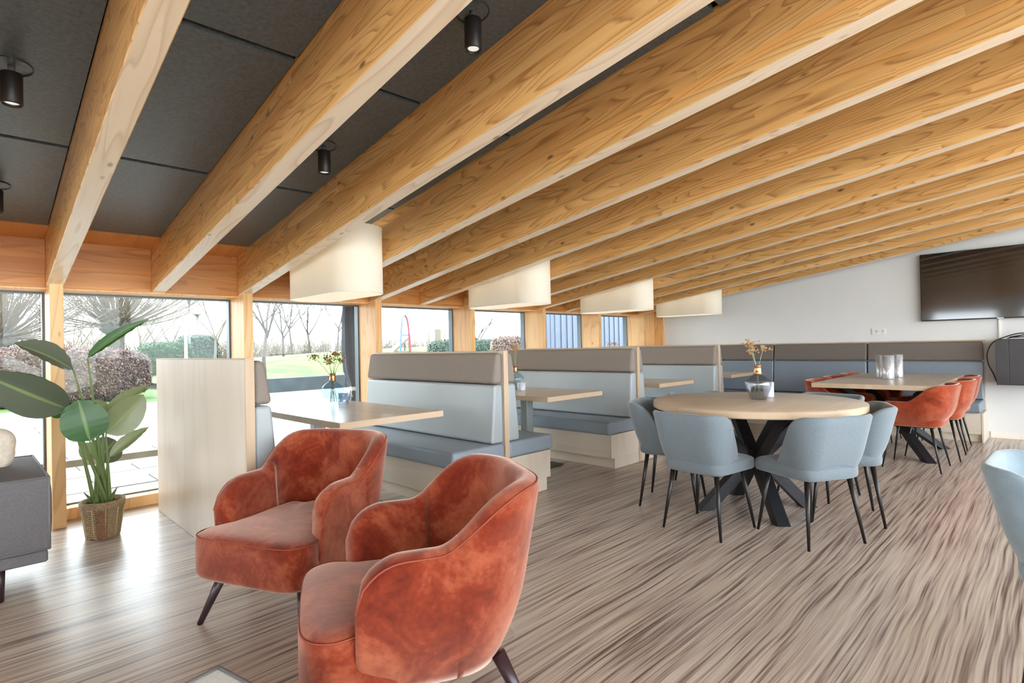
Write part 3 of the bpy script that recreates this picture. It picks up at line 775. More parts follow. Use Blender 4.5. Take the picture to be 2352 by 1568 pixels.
# ------------------------------------------------------------------ potted plant
t = empty('potted_plant', (0.665, 4.53, 0), label='tall broad leaved plant in a woven seagrass basket by the window', cat='plant')
PO = Vector((0.665, 4.53, 0))
bk = obj('basket', lathe([(0.0, 0.0), (0.112, 0.0), (0.120, 0.012), (0.150, 0.235), (0.158, 0.24), (0.160, 0.285), (0.152, 0.292), (0.140, 0.285), (0.132, 0.22), (0.0, 0.22)], 48), 'basket', t)
for k in range(10):
    a = 2*pi*k/10 + 0.3
    tube('cord', [((0.118+0.036*u)*cos(a), (0.118+0.036*u)*sin(a), 0.01+0.235*u) for u in (0, 0.25, 0.5, 0.75, 1)], 0.004, 'basket_cord', bk, 6)
a0_, a1_ = radians(-118), radians(-84)
vs, fs = [], []
for i in range(7):
    a = a0_ + (a1_-a0_)*i/6
    for j in range(5):
        u = j/4; r = 0.1225 + 0.0325*u; vs.append((r*cos(a), r*sin(a), 0.012+0.222*u))
for i in range(6):
    for j in range(4): fs.append((i*5+j, (i+1)*5+j, (i+1)*5+j+1, i*5+j+1))
obj('brown_panel', pyd(vs, fs, True), 'basket_d', bk)
obj('soil', lathe([(0.0, 0.262), (0.136, 0.258), (0.134, 0.24)], 32), 'soil', t)

for o_ in [bk] + [c_ for c_ in t.children if c_.name.startswith('soil')]: o_.scale = (0.79, 0.79, 0.84)
def leaf(name, base, tip, width, nrm, mat, droop=0.0, fold=0.25, n=14, m=8, bulge=0.5, round_=1.0):
    """blade with a midrib from base to tip, given half width, facing nrm"""
    base, tip, nrm = Vector(base), Vector(tip), Vector(nrm).normalized()
    ax = tip-base; L = ax.length; ax.normalize(); sd = ax.cross(nrm).normalized(); nr = sd.cross(ax).normalized()
    vs, fs, uv = [], [], []
    for i in range(n+1):
        u = i/n; prof = (sin(pi*min(1, u**bulge)))**round_ if 0 < u < 1 else 0.015
        c = base + ax*(L*u) + nr*(droop*L*sin(pi*u)) 
        for j in range(m+1):
            s = -1 + 2*j/m; w = width*max(prof, 0.015)
            vs.append(c + sd*(s*w) + nr*(fold*w*(abs(s)**1.3)*0.8 + 0.004*sin(u*40+s*2)*abs(s))); uv.append((u, j/m))
    for i in range(n):
        for j in range(m): a = i*(m+1)+j; fs.append((a, a+1, a+m+2, a+m+1))
    me = pyd(vs, fs, True); ul = me.uv_layers.new(name='uv')
    for lp in me.loops: ul.data[lp.index].uv = uv[lp.vertex_index]
    return obj(name, me, mat, t)
def PP(px, py, y): return on_y(px, py, y) - PO
toCam = Vector((-0.25, -1, 0.1))
leaves = [  # base px, tip px, depth y of base and tip, half width, normal, material, fold, bulge, round
    ((201, 822), (342, 733), 4.50, 4.42, 0.040, (-0.5, -1, 0.6), 'leaf', 0.9, 0.8, 0.8),
    ((168, 850), (32, 788), 4.48, 4.30, 0.085, (0.3, -0.75, 0.55), 'leaf_grey', 0.5, 0.9, 0.7),
    ((152, 938), (-60, 850), 4.45, 4.10, 0.118, (0.30, -0.8, -0.35), 'leaf_grey', 0.5, 0.9, 0.7),
    ((155, 945), (20, 855), 4.62, 4.70, 0.085, (0.2, -0.8, 0.7), 'leaf', 0.3, 0.9, 0.7),
    ((206, 1012), (180, 918), 4.38, 4.40, 0.125, (-0.05, -1, 0.10), 'leaf', 0.12, 0.85, 0.45),
    ((243, 996), (330, 906), 4.50, 4.48, 0.105, (0.35, -1, 0.25), 'leaf_back', 0.35, 0.8, 0.6),
    ((238, 955), (347, 881), 4.60, 4.66, 0.050, (-0.2, -0.7, 0.9), 'leaf_back', 0.5, 0.8, 0.8),
    ((251, 1050), (342, 980), 4.47, 4.52, 0.042, (-0.2, -0.9, 0.7), 'leaf_back', 0.8, 0.8, 0.8),
    ((222, 1058), (265, 1010), 4.72, 4.85, 0.10, (0.1, -1, 0.3), 'leaf_grey', 0.25, 0.8, 0.5),
    ((222, 1050), (185, 1020), 4.70, 4.72, 0.06, (0.0, -1, 0.2), 'leaf_back', 0.25, 0.8, 0.6),
    ((150, 955), (122, 935), 4.55, 4.6, 0.05, (0.0, -1, 0.2), 'leaf', 0.2, 0.8, 0.6),
    ((215, 945), (245, 925), 4.65, 4.70, 0.06, (0.0, -1, 0.3), 'leaf_back', 0.2, 0.8, 0.6),
]
rp = random.Random(5)
for (b, tp, y0, y1, w, nr, mt, fo, bu, ro) in leaves:
    B, T = PP(*b, y0), PP(*tp, y1)
    leaf('leaf', B, T, w, nr, mt, 0.05, fo, bulge=bu, round_=ro)
    root = Vector((rp.uniform(-0.045, 0.045), rp.uniform(-0.045, 0.045), 0.205))
    mid = root.lerp(B, 0.55); mid.x = root.x*0.45 + B.x*0.55*0.8; mid.z += 0.05
    path = [root*(1-u)**2 + mid*(2*u*(1-u)) + B*u*u for u in [i/8 for i in range(9)]]
    tube('stem', path, [0.013 - 0.0085*i/8 for i in range(9)], 'stem', t, 8)
for k in range(5):
    a = 2*pi*k/5 + 0.4; r = 0.07
    tube('shoot', [(r*cos(a)*.8, r*sin(a)*.8, 0.205), (r*cos(a), r*sin(a), 0.265), (r*1.4*cos(a), r*1.4*sin(a), 0.305)], [0.011, 0.009, 0.002], 'stem', t, 8)

# ------------------------------------------------------------------ vases, glasses, candle jars
def vase(loc, label, gl, fl, st, heads, sc=1.0, seed=1):
    t = empty('flower_vase', loc, label=label, cat='vase', group='glass vases with dried flowers')
    t.scale = (sc, sc, sc)
    prof = [(0.0, 0.004), (0.050, 0.002), (0.058, 0.010), (0.066, 0.035), (0.086, 0.085), (0.091, 0.115), (0.084, 0.140), (0.056, 0.166), (0.030, 0.182), (0.0225, 0.198), (0.0215, 0.245), (0.026, 0.252)]
    obj('bottle', lathe(prof, 40), gl, t)
    obj('neck_sleeve', lathe([(0.034, 0.183), (0.0255, 0.199), (0.0235, 0.244), (0.0265, 0.251), (0.025, 0.247), (0.0225, 0.2)], 32), 'copper', t)
    r = random.Random(seed)
    for (dx, dy, dz) in heads:
        base = Vector((r.uniform(-.03, .03), r.uniform(-.03, .03), 0.012)); neck = Vector((dx*0.10, dy*0.10, 0.225)); top = Vector((dx, dy, dz))
        s = tube('stalk', [base, neck, neck.lerp(top, 0.5) + Vector((0, 0, 0.008)), top], [0.0022, 0.0022, 0.002, 0.0016], st, t, 5)
        vs, fs = [], []
        for q in range(34):
            c = top + Vector((r.gauss(0, .022), r.gauss(0, .022), r.gauss(0, .013) + 0.004)); e = r.uniform(.005, .010)
            b0 = len(vs)
            for d in ((1, 0, 0), (-1, 0, 0), (0, 1, 0), (0, -1, 0), (0, 0, .8), (0, 0, -.8)): vs.append(c + Vector(d)*e)
            for f in ((0, 2, 4), (2, 1, 4), (1, 3, 4), (3, 0, 4), (2, 0, 5), (1, 2, 5), (3, 1, 5), (0, 3, 5)): fs.append(tuple(b0+i for i in f))
            if q % 3 == 0:
                v2, f2 = tube_data([top - Vector((0, 0, 0.02)), c], [0.001, 0.0008], 3, False, len(vs)); vs += v2; fs += f2
        h = obj('flower_head', pyd(vs, fs), fl, t)
    return t
# offsets follow the picture plane: right is roughly (0.7, -0.7)
def rt(a, up_, dep=0.0): return (a*0.71 + dep*0.7, -a*0.71 + dep*0.7, up_)
p = on_z(765, 926, 0.75)
vase((p.x, p.y, 0.75), 'clear blue glass vase with brown dried flowers on the booth table behind the armchairs', 'glass', 'flower', 'stalk',
     [rt(-0.145, 0.385), rt(-0.05, 0.375, 0.02), rt(-0.015, 0.345, -0.02), rt(0.02, 0.41, 0.02), rt(0.05, 0.40, -0.01), rt(0.075, 0.355)], 1.02, 2)
p = on_z(1742, 917, 0.773)
vase((p.x, p.y, 0.773), 'smoky glass vase with beige dried flowers on the round table', 'glass_smoke', 'flower_l', 'stalk_l',
     [rt(-0.065, 0.40), rt(-0.04, 0.41, 0.02), rt(-0.045, 0.355, -0.01), rt(0.045, 0.37)], 1.0, 7)
p = on_x(1182, 805, 4.06)
vase((p.x, p.y, 0.75), 'glass vase half hidden behind the second booth bench, flower tips showing', 'glass', 'flower_l', 'stalk_l', [rt(-0.01, 0.455), rt(0.02, 0.42), rt(0.0, 0.40)], 1.0, 9)
p = on_x(1406, 795, 5.9)
vase((p.x, p.y, 0.75), 'glass vase hidden behind the third booth bench, one flower tip showing', 'glass', 'flower_l', 'stalk_l', [rt(-0.03, 0.45), rt(0.03, 0.45)], 1.0, 4)
def tealight(loc, label, mat, r=0.035, h=0.075):
    o = obj('tealight_glass', lathe([(0.0, 0.0), (r*0.97, 0.0), (r, 0.006), (r*1.03, h), (r*0.94, h), (r*0.9, 0.014), (0.0, 0.014)], 32), mat)
    tag(o, label, 'glass'); o.location = loc; return o
p = on_z(789, 927, 0.75); tealight((p.x, p.y, 0.75), 'ribbed smoky tealight glass beside the clear vase on the nearest booth table', 'glass_ribbed', 0.042, 0.09)
p = on_x(1198, 890, 4.02); tealight((p.x, p.y, 0.75), 'small pale tealight glass on the second booth table', 'glass_white', 0.04, 0.08)
p = on_z(1766, 911.5, 0.773); tealight((p.x, p.y, 0.773), 'pale tealight glass just behind the vase on the round table', 'glass_white', 0.036, 0.115)
for (px, py, w, hgt, lab) in ((2025, 867.5, 0.050, 0.245, 'silver mercury glass candle jar leftmost on the rectangular table'),
                              (2041, 870.5, 0.054, 0.25, 'silver mercury glass candle jar in the middle of the three'),
                              (2062, 866.5, 0.050, 0.250, 'silver mercury glass candle jar rightmost of the three')):
    p = on_z(px, py, 0.77)
    o = obj('candle_jar', lathe([(0.0, 0.0), (w*0.96, 0.0), (w, 0.008), (w*1.02, hgt), (w*0.95, hgt), (w*0.92, 0.015), (0.0, 0.015)], 40), 'mercury')
    o.location = (p.x, p.y, 0.77); tag(o, lab, 'candle jar', 'candle jars on the rectangular table')

# ------------------------------------------------------------------ lamps
def stadium(r, s, n=14):
    out = []
    for i in range(n+1): a = pi*i/n; out.append((r*cos(a), s + r*sin(a)))
    for i in range(n+1): a = pi + pi*i/n; out.append((r*cos(a), -s + r*sin(a)))
    return out
def pendant(x, y, label):
    z0, z1 = 1.612, 2.10
    t = empty('pendant_lamp', (x, y, z0), label=label, cat='lamp', group='oval drum lamps above the booths')
    st = stadium(0.204, 0.307); n = len(st); vs, fs = [], []
    inn = stadium(0.201, 0.307)
    h = z1-z0
    for (ring, z) in ((st, 0), (st, h), (inn, h), (inn, 0)): vs += [(a, b, z) for a, b in ring]
    for r_ in range(4):
        for k in range(n): k2 = (k+1) % n; fs.append((r_*n+k, r_*n+k2, ((r_+1) % 4)*n+k2, ((r_+1) % 4)*n+k))
    sh = obj('lamp_shade', pyd(vs, fs, True), 'shade', t); sh.data.set_sharp_from_angle(angle=radians(40))
    for z in (0.003, h-0.003): tube('shade_rim', [(a, b, z) for a, b in st] + [(st[0][0], st[0][1], z)], 0.0035, 'white_trim', sh, 6)
    tube('hanger', [(0, 0, h-0.06), (0, 0, zc(y)-z0)], 0.006, 'white_trim', t)
    tube('spider_bar', [(-0.2, 0, h-0.06), (0.2, 0, h-0.06)], 0.004, 'white_trim', t)
    tube('spider_bar', [(0, -0.5, h-0.06), (0, 0.5, h-0.06)], 0.004, 'white_trim', t)
    for yy in (-0.22, 0.22):
        b = obj('bulb', lathe([(0.0, -0.06), (0.02, -0.055), (0.03, -0.03), (0.026, 0.0), (0.014, 0.03), (0.014, 0.05)], 16), 'led', t); b.location = (0, yy, 0.33)
        tube('socket', [(0, yy, 0.375), (0, yy, h-0.06)], 0.015, 'white_trim', t)
        l = bpy.data.lights.new('bulb_light', 'POINT'); l.energy = 1.3; l.color = (1, 0.94, 0.85); l.shadow_soft_size = 0.05
        lo = bpy.data.objects.new('bulb_light', l); COL.objects.link(lo); lo.parent = t; lo.location = (0, yy, 0.24)
    return t
for x, lab in ((2.075, 'cream oval drum lamp nearest the camera, above the first booth'), (3.98, 'cream oval drum lamp above the second booth'),
               (5.91, 'cream oval drum lamp above the third booth'), (7.84, 'cream oval drum lamp farthest away, against the grey wall')):
    pendant(x, 4.0, lab)

def spot(x, y, label):
    z = zc(y); t = empty('ceiling_spot', (x, y, z), label=label, cat='spotlight', group='black ceiling spots')
    m = obj('mounting_ring', lathe([(0.0, 0.004), (0.045, 0.004), (0.062, 0.0), (0.066, -0.006), (0.064, 0.004)], 32), 'black', t); m.rotation_euler = (-tilt, 0, 0)
    obj('bracket', lathe([(0.012, 0.0), (0.012, -0.05)], 12), 'chrome', t)
    b = obj('lamp_body', lathe([(0.030, -0.03), (0.034, -0.034), (0.034, -0.150), (0.031, -0.154), (0.029, -0.150), (0.028, -0.144), (0.0, -0.143)], 32), 'black', t)
    obj('lens', lathe([(0.0, -0.1455), (0.021, -0.1455), (0.022, -0.144)], 24), 'led', b)
    obj('lens_ring', lathe([(0.021, -0.1465), (0.0265, -0.1465), (0.0265, -0.144), (0.021, -0.144)], 24, True), 'chrome', b)
    return t
spot(0.155, 2.87, 'black ceiling spot at the upper left edge beside the first rafter')
spot(0.150, 4.15, 'black ceiling spot farther down the left edge, close to the windows')
spot(1.43, 1.60, 'black ceiling spot at the top of the picture between the second and third rafters')
spot(1.44, 2.87, 'black ceiling spot between the second and third rafters, lower of the two')

# ------------------------------------------------------------------ back wall fittings
t = empty('television', (XB, 0.48, 1.40), label='large black flat television high on the grey wall', cat='television')
box('housing', -0.075, -0.03, -0.745, 0.745, 0.0, 0.835, 'black', t, 0.006, 2)
box('screen', -0.078, -0.0752, -0.737, 0.737, 0.014, 0.827, 'screen', t)
box('wall_mount', -0.03, -0.001, -0.2, 0.2, 0.25, 0.55, 'steel_dark', t)
box('logo_bar', -0.078, -0.075, -0.03, 0.03, 0.003, 0.010, 'chrome', t)
tag(box('cable_duct', XB-0.018, XB-0.001, 0.484, 0.504, 1.16, 1.41, 'white_trim', None, 0.002, 1), 'white cable duct running down from the television', 'cable duct')
t = empty('equipment_cabinet', (XB, 0.215, 0.645), label='black wall cabinet with loose cable on top at the right edge', cat='cabinet')
box('body', -0.32, -0.001, -0.30, 0.30, 0.0, 0.515, 'rack', t, 0.004, 1)
for a, b in ((-0.298, -0.078), (-0.073, 0.187), (0.192, 0.298)): box('door_panel', -0.326, -0.320, a, b, 0.006, 0.509, 'rack', t, 0.002, 1)
cb = [(8.42, 0.42, 1.168), (8.40, 0.30, 1.20), (8.42, 0.20, 1.235), (8.45, 0.26, 1.21), (8.42, 0.40, 1.18), (8.40, 0.22, 1.19), (8.43, 0.30, 1.225), (8.44, 0.44, 1.185),
      (8.45, 0.55, 1.12), (8.46, 0.60, 1.00), (8.46, 0.595, 0.88), (8.45, 0.55, 0.76), (8.44, 0.52, 0.66)]
def smooth_path(pts, n=6):
    out = []; P = [Vector(p) for p in pts]
    for i in range(len(P)-1):
        p0, p1, p2, p3 = P[max(i-1, 0)], P[i], P[i+1], P[min(i+2, len(P)-1)]
        for k in range(n):
            u = k/n; out.append(0.5*((2*p1) + (p2-p0)*u + (2*p0-5*p1+4*p2-p3)*u*u + (3*p1-p0-3*p2+p3)*u**3))
    return out + [P[-1]]
tag(tube('power_cable', smooth_path(cb), 0.006, 'cable', None, 6), 'black cable looped over the wall cabinet and hanging down its side', 'cable')
t = empty('wall_socket', (XB, 1.692, 1.29), label='white double power socket on the grey wall', cat='socket')
box('plate', -0.012, -0.001, -0.079, 0.079, -0.040, 0.040, 'white_trim', t, 0.003, 2)
for y in (-0.036, 0.036):
    o = obj('socket_well', lathe([(0.0, 0.0), (0.019, 0.0), (0.021, 0.004), (0.023, 0.004), (0.023, -0.001)], 24), 'wall', t); o.location = (-0.0125, y, 0); o.rotation_euler = (0, radians(-90), 0)
    for dz in (-0.009, 0.009): box('pin_hole', -0.0145, -0.0125, y-0.003, y+0.003, dz-0.003, dz+0.003, 'black', o and t)

# ------------------------------------------------------------------ outdoors
GZ = -0.03
tag(obj('ground_lawn', pyd([(-120, 5.4, -0.10), (160, 5.4, -0.10), (160, 260, -0.10), (-120, 260, -0.10)], [(0, 1, 2, 3)]), 'grass'), kind='structure', label='winter lawn')
tag(obj('ground_paving', pyd([(-120, -120, -0.10), (160, -120, -0.10), (160, 5.4, -0.10), (-120, 5.4, -0.10)], [(0, 1, 2, 3)]), 'paving'), kind='structure', label='unseen pale paving on the near sides, added for neutral bounce light')  # unseen ground, paved instead of grassed to keep bounce light neutral
pat = tag(box('patio', -14, 18, 5.36, 13.3, -0.095, GZ-0.012, 'joint'), kind='structure', label='sunlit terrace of pale concrete slabs')
sw, sl = 0.40, 0.90
slab_me = hexa([(-sl/2+.006, -sw/2+.006, -.01), (sl/2-.006, -sw/2+.006, -.01), (sl/2-.006, sw/2-.006, -.01), (-sl/2+.006, sw/2-.006, -.01),
                (-sl/2+.006, -sw/2+.006, .012), (sl/2-.006, -sw/2+.006, .012), (sl/2-.006, sw/2-.006, .012), (-sl/2+.006, sw/2-.006, .012)], 0.003, 1)
slab_me.materials.append(MAT['slab'])
rs = random.Random(11); far_v, far_f = [], []
for j in range(19):
    y = 5.58 + j*sw
    for i in range(-16, 20):
        x = i*sl + (0.45 if j % 2 else 0.0)
        if -1.2 < x - y*0.25 + 1.2 < 3.9 + y*0.28:
            o = obj('slab', slab_me, None, pat); o.location = (x, y, GZ + rs.uniform(-.002, .002))
        else:
            b0 = len(far_v)
            for v in slab_me.vertices: far_v.append(v.co + Vector((x, y, GZ)))
            for p_ in slab_me.polygons: far_f.append(tuple(b0+k for k in p_.vertices))
tag(obj('slabs', pyd(far_v, far_f), 'slab', pat), kind='stuff')
tag(box('road', -60, 60, 13.3, 16.9, -0.095, -0.05, 'asphalt'), kind='structure', label='grey asphalt lane')

t = empty('terrace_rail', (0.8, 5.95, 0), label='low weathered rail standing on the terrace outside the window', cat='rail')
box('rail_board', -1.4, 1.0, -0.03, 0.03, 0.26, 0.32, 'rail', t, 0.004, 1)
for x in (-1.2, 0.95): box('rail_post', x-0.03, x+0.03, -0.03, 0.03, GZ, 0.26, 'rail', t, 0.004, 1)

rng = random.Random(21)
def leaf_cards(pts_fn, n, size, rng):
    vs, fs = [], []
    for _ in range(n):
        c, nr = pts_fn(); a = Vector((rng.gauss(0, 1), rng.gauss(0, 1), rng.gauss(0, 1))).normalized(); b = a.cross(nr if nr.length > 0 else Vector((0, 0, 1)))
        if b.length < 1e-3: continue
        b.normalize(); s = size*rng.uniform(.6, 1.4); b0 = len(vs)
        vs += [c + a*s, c + b*s*.6, c - a*s, c - b*s*.6]; fs.append((b0, b0+1, b0+2, b0+3))
    return pyd(vs, fs)
def hedge(name, label, cx, cy, hx_, hy_, h, mat, n, size, core, cat='hedge'):
    t = empty(name, (cx, cy, -0.1), label=label, cat=cat)
    # rounded block core with rough leaf cover
    e = 0.35
    def warp(v): return Vector((v.x, v.y, v.z + h/2))
    def core_w(v):
        p = warp(v); q = 1 + 0.03*mnoise.noise(p*2.0); return Vector((p.x*0.95*q, p.y*0.92*q, max(0.0, p.z*0.965)))
    obj('twig_core', superell(hx_, hy_, h/2, 0.35, 0.4, 48, 20, core_w), core, t)
    def fn():
        while True:
            d = Vector((rng.uniform(-1, 1), rng.uniform(-1, 0.3), rng.uniform(-1, 1)))
            mx = max(abs(d.x), abs(d.y), abs(d.z)); 
            if mx < 0.3: continue
            k = (abs(d.x)**5 + abs(d.y)**5 + abs(d.z)**5)**(-1/5); u = d*k
            c = Vector((u.x*hx_, u.y*hy_, h/2 + u.z*h/2)); c *= 1; c += Vector((rng.gauss(0, .03), rng.gauss(0, .03), rng.gauss(0, .03)))
            if c.z < 0.05: continue
            return c, Vector((u.x, u.y, u.z)).normalized()
    obj('foliage', leaf_cards(fn, n, size, rng), mat, t)['kind'] = 'stuff'
    return t
hedge('beech_hedge', 'clipped brown beech hedge beyond the terrace', -2.0, 19.5, 6.0, 0.95, 1.52, 'beech', 75000, 0.026, 'twig')
hedge('box_bush', 'clipped rounded green bush beside the beech hedge', on_y(378, 830, 27).x, 27, 0.95, 0.8, 1.75, 'boxgreen', 6000, 0.05, 'boxgreen', 'bush')
hedge('evergreen_bush', 'dark evergreen bush behind the lamp posts', on_y(452, 800, 36).x, 36, 1.0, 0.8, 2.3, 'evergreen', 3500, 0.09, 'evergreen', 'bush')
hedge('brown_bush', 'leafless brown bush outside the fifth window', on_y(1170, 790, 19).x, 19, 0.9, 0.7, 1.75, 'beech', 4000, 0.05, 'twig', 'bush')
hedge('green_bush', 'pale green bush left of the brown bush outside the fifth window', on_y(1112, 795, 24).x, 24, 0.9, 0.7, 1.7, 'evergreen', 3000, 0.06, 'evergreen', 'bush')
hedge('far_bush', 'grey green bush beside the play tower', on_y(1022, 800, 23).x, 23, 0.9, 0.7, 1.65, 'evergreen', 3000, 0.06, 'evergreen', 'bush')

def grow(vs, fs, p, d, L, r, depth, rng, spread=0.5, upb=0.12, kids=3):
    n = 3; path = [p]; dd = d.copy()
    for i in range(n):
        dd = (dd + Vector((rng.gauss(0, .12), rng.gauss(0, .12), rng.gauss(0, .08) + upb*.3))).normalized(); path.append(path[-1] + dd*(L/n))
    v, f = tube_data(path, [r*(1-.45*i/n) for i in range(n+1)], 5 if depth > 1 else 3, False, len(vs)); vs += v; fs += f
    if depth <= 0: return
    for k in range(kids):
        q = path[rng.choice((1, 2, 3))] if k else path[-1]
        nd = (dd + Vector((rng.gauss(0, spread), rng.gauss(0, spread), rng.gauss(0, spread*.6) + upb))).normalized()
        grow(vs, fs, q, nd, L*rng.uniform(.55, .85), r*.55, depth-1, rng, spread, upb, kids)
def bare_tree(name, label, x, y, h, mat, seed, depth=4, r=0.09, spread=0.5, trunk=0.35, kids=3, group='bare trees behind the hedge'):
    rg = random.Random(seed); t = empty(name, (x, y, -0.1), label=label, cat='tree', group=group)
    tp = [(0, 0, 0), (rg.gauss(0, .05), rg.gauss(0, .05), h*trunk*.5), (rg.gauss(0, .1), rg.gauss(0, .1), h*trunk)]
    tube('trunk', tp, [r*1.25, r, r*.8], 'bark' if mat == 'twig' else mat, t, 8)
    vs, fs = [], []
    for k in range(kids+1):
        a = 2*pi*k/(kids+1) + rg.random(); grow(vs, fs, Vector(tp[-1]) - Vector((0, 0, .1*k)), Vector((cos(a)*spread, sin(a)*spread, .9)).normalized(), h*.28, r*.6, depth-1, rg, spread, .14, kids)
    o = obj('branches', pyd(vs, fs), mat, t); o['kind'] = 'stuff'
    return t
def willow(label, px, py, y, seed, w=0.24, rb=0.55):
    rg = random.Random(seed); hd = on_y(px, py, y); t = empty('pollard_willow', (hd.x, y, -0.1), label=label, cat='tree', group='pollard willows behind the hedge')
    z = hd.z+0.1
    tube('trunk', [(0.02, 0, 0), (0, 0, z*.5), (-.03, 0, z*.85), (0, 0, z)], [w*1.15, w, w*1.05, w*1.3], 'bark', t, 12)
    obj('pollard_head', superell(rb*.78, rb*.7, rb*.55, .9, .9, 24, 12, lambda v: v*(1+.35*mnoise.noise(v*5)) + Vector((0, 0, z+.05))), 'bark', t)
    vs, fs = [], []
    for k in range(150):
        a = rg.uniform(0, 2*pi); el = rg.uniform(-0.1, 1.45); d = Vector((cos(a)*cos(el), sin(a)*cos(el), sin(el)))
        p = Vector((0, 0, z+.05)) + Vector((d.x*rb*.7, d.y*rb*.6, d.z*rb*.5)); L = rg.uniform(1.8, 3.6)
        path = [p]; dd = d.copy()
        for i in range(5): dd = (dd + Vector((rg.gauss(0, .10), rg.gauss(0, .10), .10 + rg.gauss(0, .05)))).normalized(); path.append(path[-1] + dd*L/5)
        v, f = tube_data(path, [.026, .021, .017, .013, .009, .004], 4, False, len(vs)); vs += v; fs += f
        for q in range(4):
            s0 = path[rg.choice((2, 3, 4))]; dn = (dd + Vector((rg.gauss(0, .5), rg.gauss(0, .5), rg.gauss(.1, .4)))).normalized()
            v, f = tube_data([s0, s0+dn*.35, s0+dn*.7+Vector((0, 0, .08))], [.009, .007, .003], 3, False, len(vs)); vs += v; fs += f
    o = obj('branches', pyd(vs, fs), 'twig', t); o['kind'] = 'stuff'
willow('pollard willow rising behind the hedge, its knobbly head in full view', 268, 752, 22.5, 3)
willow('pollard willow cut off by the left edge behind the hedge', -6, 782, 21.5, 8)
tr = random.Random(77)
for k, (px, y, h, dp) in enumerate(((60, 34, 6.5, 4), (118, 38, 7.5, 4), (168, 33, 6.0, 4), (216, 42, 7.5, 4), (322, 36, 6.5, 4), (352, 44, 8.0, 4), (385, 40, 7.0, 4), (415, 46, 6.0, 4), (492, 30, 7.5, 4))):
    bare_tree('bare_tree', 'leafless tree behind the hedge, %s' % ('farthest left', 'second from the left', 'left of the full pollard willow', 'just left of the willow trunk', 'just right of the willow trunk', 'second right of the willow', 'above the green bush', 'beside the white pole', 'next to the second window post')[k],
              on_y(px, 800, y).x, y, h, 'twig', 100+k, dp, 0.065, 0.6, 0.28)
for k, (px, y, h) in enumerate(((607, 20.5, 5.2), (655, 28, 5.5), (668, 33, 7.0), (708, 30, 6.0), (775, 34, 7.0), (1098, 26, 4.5))):
    bare_tree('young_tree', 'young leafless tree %s' % ('nearest the booth headrest on the lawn', 'with slim trunk on the grass mound', 'farther back on the mound', 'on the mound above the vase', 'behind the folded parasol', 'outside the fifth window')[k],
              on_y(px, 800, y).x, y, h, 'twig_dark', 300+k, 4, 0.07, 0.55, 0.4, group='young trees on the lawn')
# far scrub belt
vs, fs = [], []
for k in range(1500):
    y = tr.uniform(48, 62); x = tr.uniform(-12, 40); p = Vector((x, y, -.1))
    for q in range(3):
        d = Vector((tr.gauss(0, .35), tr.gauss(0, .35), 1)).normalized(); L = tr.uniform(1.2, 3.0)
        v, f = tube_data([p, p+d*L*.5, p+d*L+Vector((tr.gauss(0, .2), 0, 0))], [.05, .04, .015], 3, False, len(vs)); vs += v; fs += f
tag(obj('scrub_belt', pyd(vs, fs), 'twig'), 'grey winter scrub in the far distance behind the trees', 'scrub', kind='stuff')
# grass mound and dark boarded kerb
vs, fs = [], []; NX, NY = 50, 24
for j in range(NY+1):
    for i in range(NX+1):
        x = 5.0 + 36*i/NX; y = 17.6 + 22*j/NY
        u = sin(pi*min(1, max(0, (x-5.0)/36)))**.6*sin(pi*min(1, j/NY*.98+.02))**.8
        vs.append((x, y, -.11 + .25*sstep(17.5, 18, y) + 1.15*u*sstep(0, .35, j/NY) + .05*mnoise.noise(Vector((x*.5, y*.5, 0)))))
for j in range(NY):
    for i in range(NX): a = j*(NX+1)+i; fs.append((a, a+1, a+NX+2, a+NX+1))
tag(obj('grass_mound', pyd(vs, fs, True), 'grass'), kind='structure', label='low grass mound beyond the lane')
kb = empty('boarded_kerb', (18, 17.3, 0), label='dark boarded kerb in front of the grass mound', cat='kerb')
for k in range(7): box('kerb_board', -12.2+k*3.5, -12.2+k*3.5+3.47, -0.05, 0.05, -0.1, 0.36, 'darkwall', kb, 0.01, 1)
# folded parasol outside the third window
pp = on_y(813, 800, 5.92)
t = empty('folded_parasol', (pp.x, 5.92, GZ), label='folded grey parasol tied up outside the third window', cat='parasol')
prof = [(0.03, 0.42), (0.06, 0.45), (0.075, 0.55), (0.07, 0.66), (0.045, 0.76), (0.062, 0.84), (0.115, 0.98), (0.13, 1.2), (0.12, 1.6), (0.095, 2.0), (0.05, 2.5)]
def folds(me):
    for v in me.vertices:
        a = math.atan2(v.co.y, v.co.x); s = 1 + .13*sin(a*7 + v.co.z*2); v.co.x *= s; v.co.y *= s
    return me
obj('canopy', folds(lathe(prof, 56)), 'parasol', t)
tube('pole', [(0, 0, 0), (0, 0, 2.6)], 0.022, 'steel_dark', t); obj('strap', lathe([(.056, .75), (.058, .78), (.054, .80), (.05, .78)], 24), 'white_paint', t)
tube('strap_end', [(-.05, -.03, .78), (-.075, -.05, .72), (-.06, -.05, .68)], .006, 'white_paint', t)
obj('base_weight', lathe([(0.0, 0), (.25, 0), (.25, .05), (.03, .07)], 28), 'steel_dark', t)
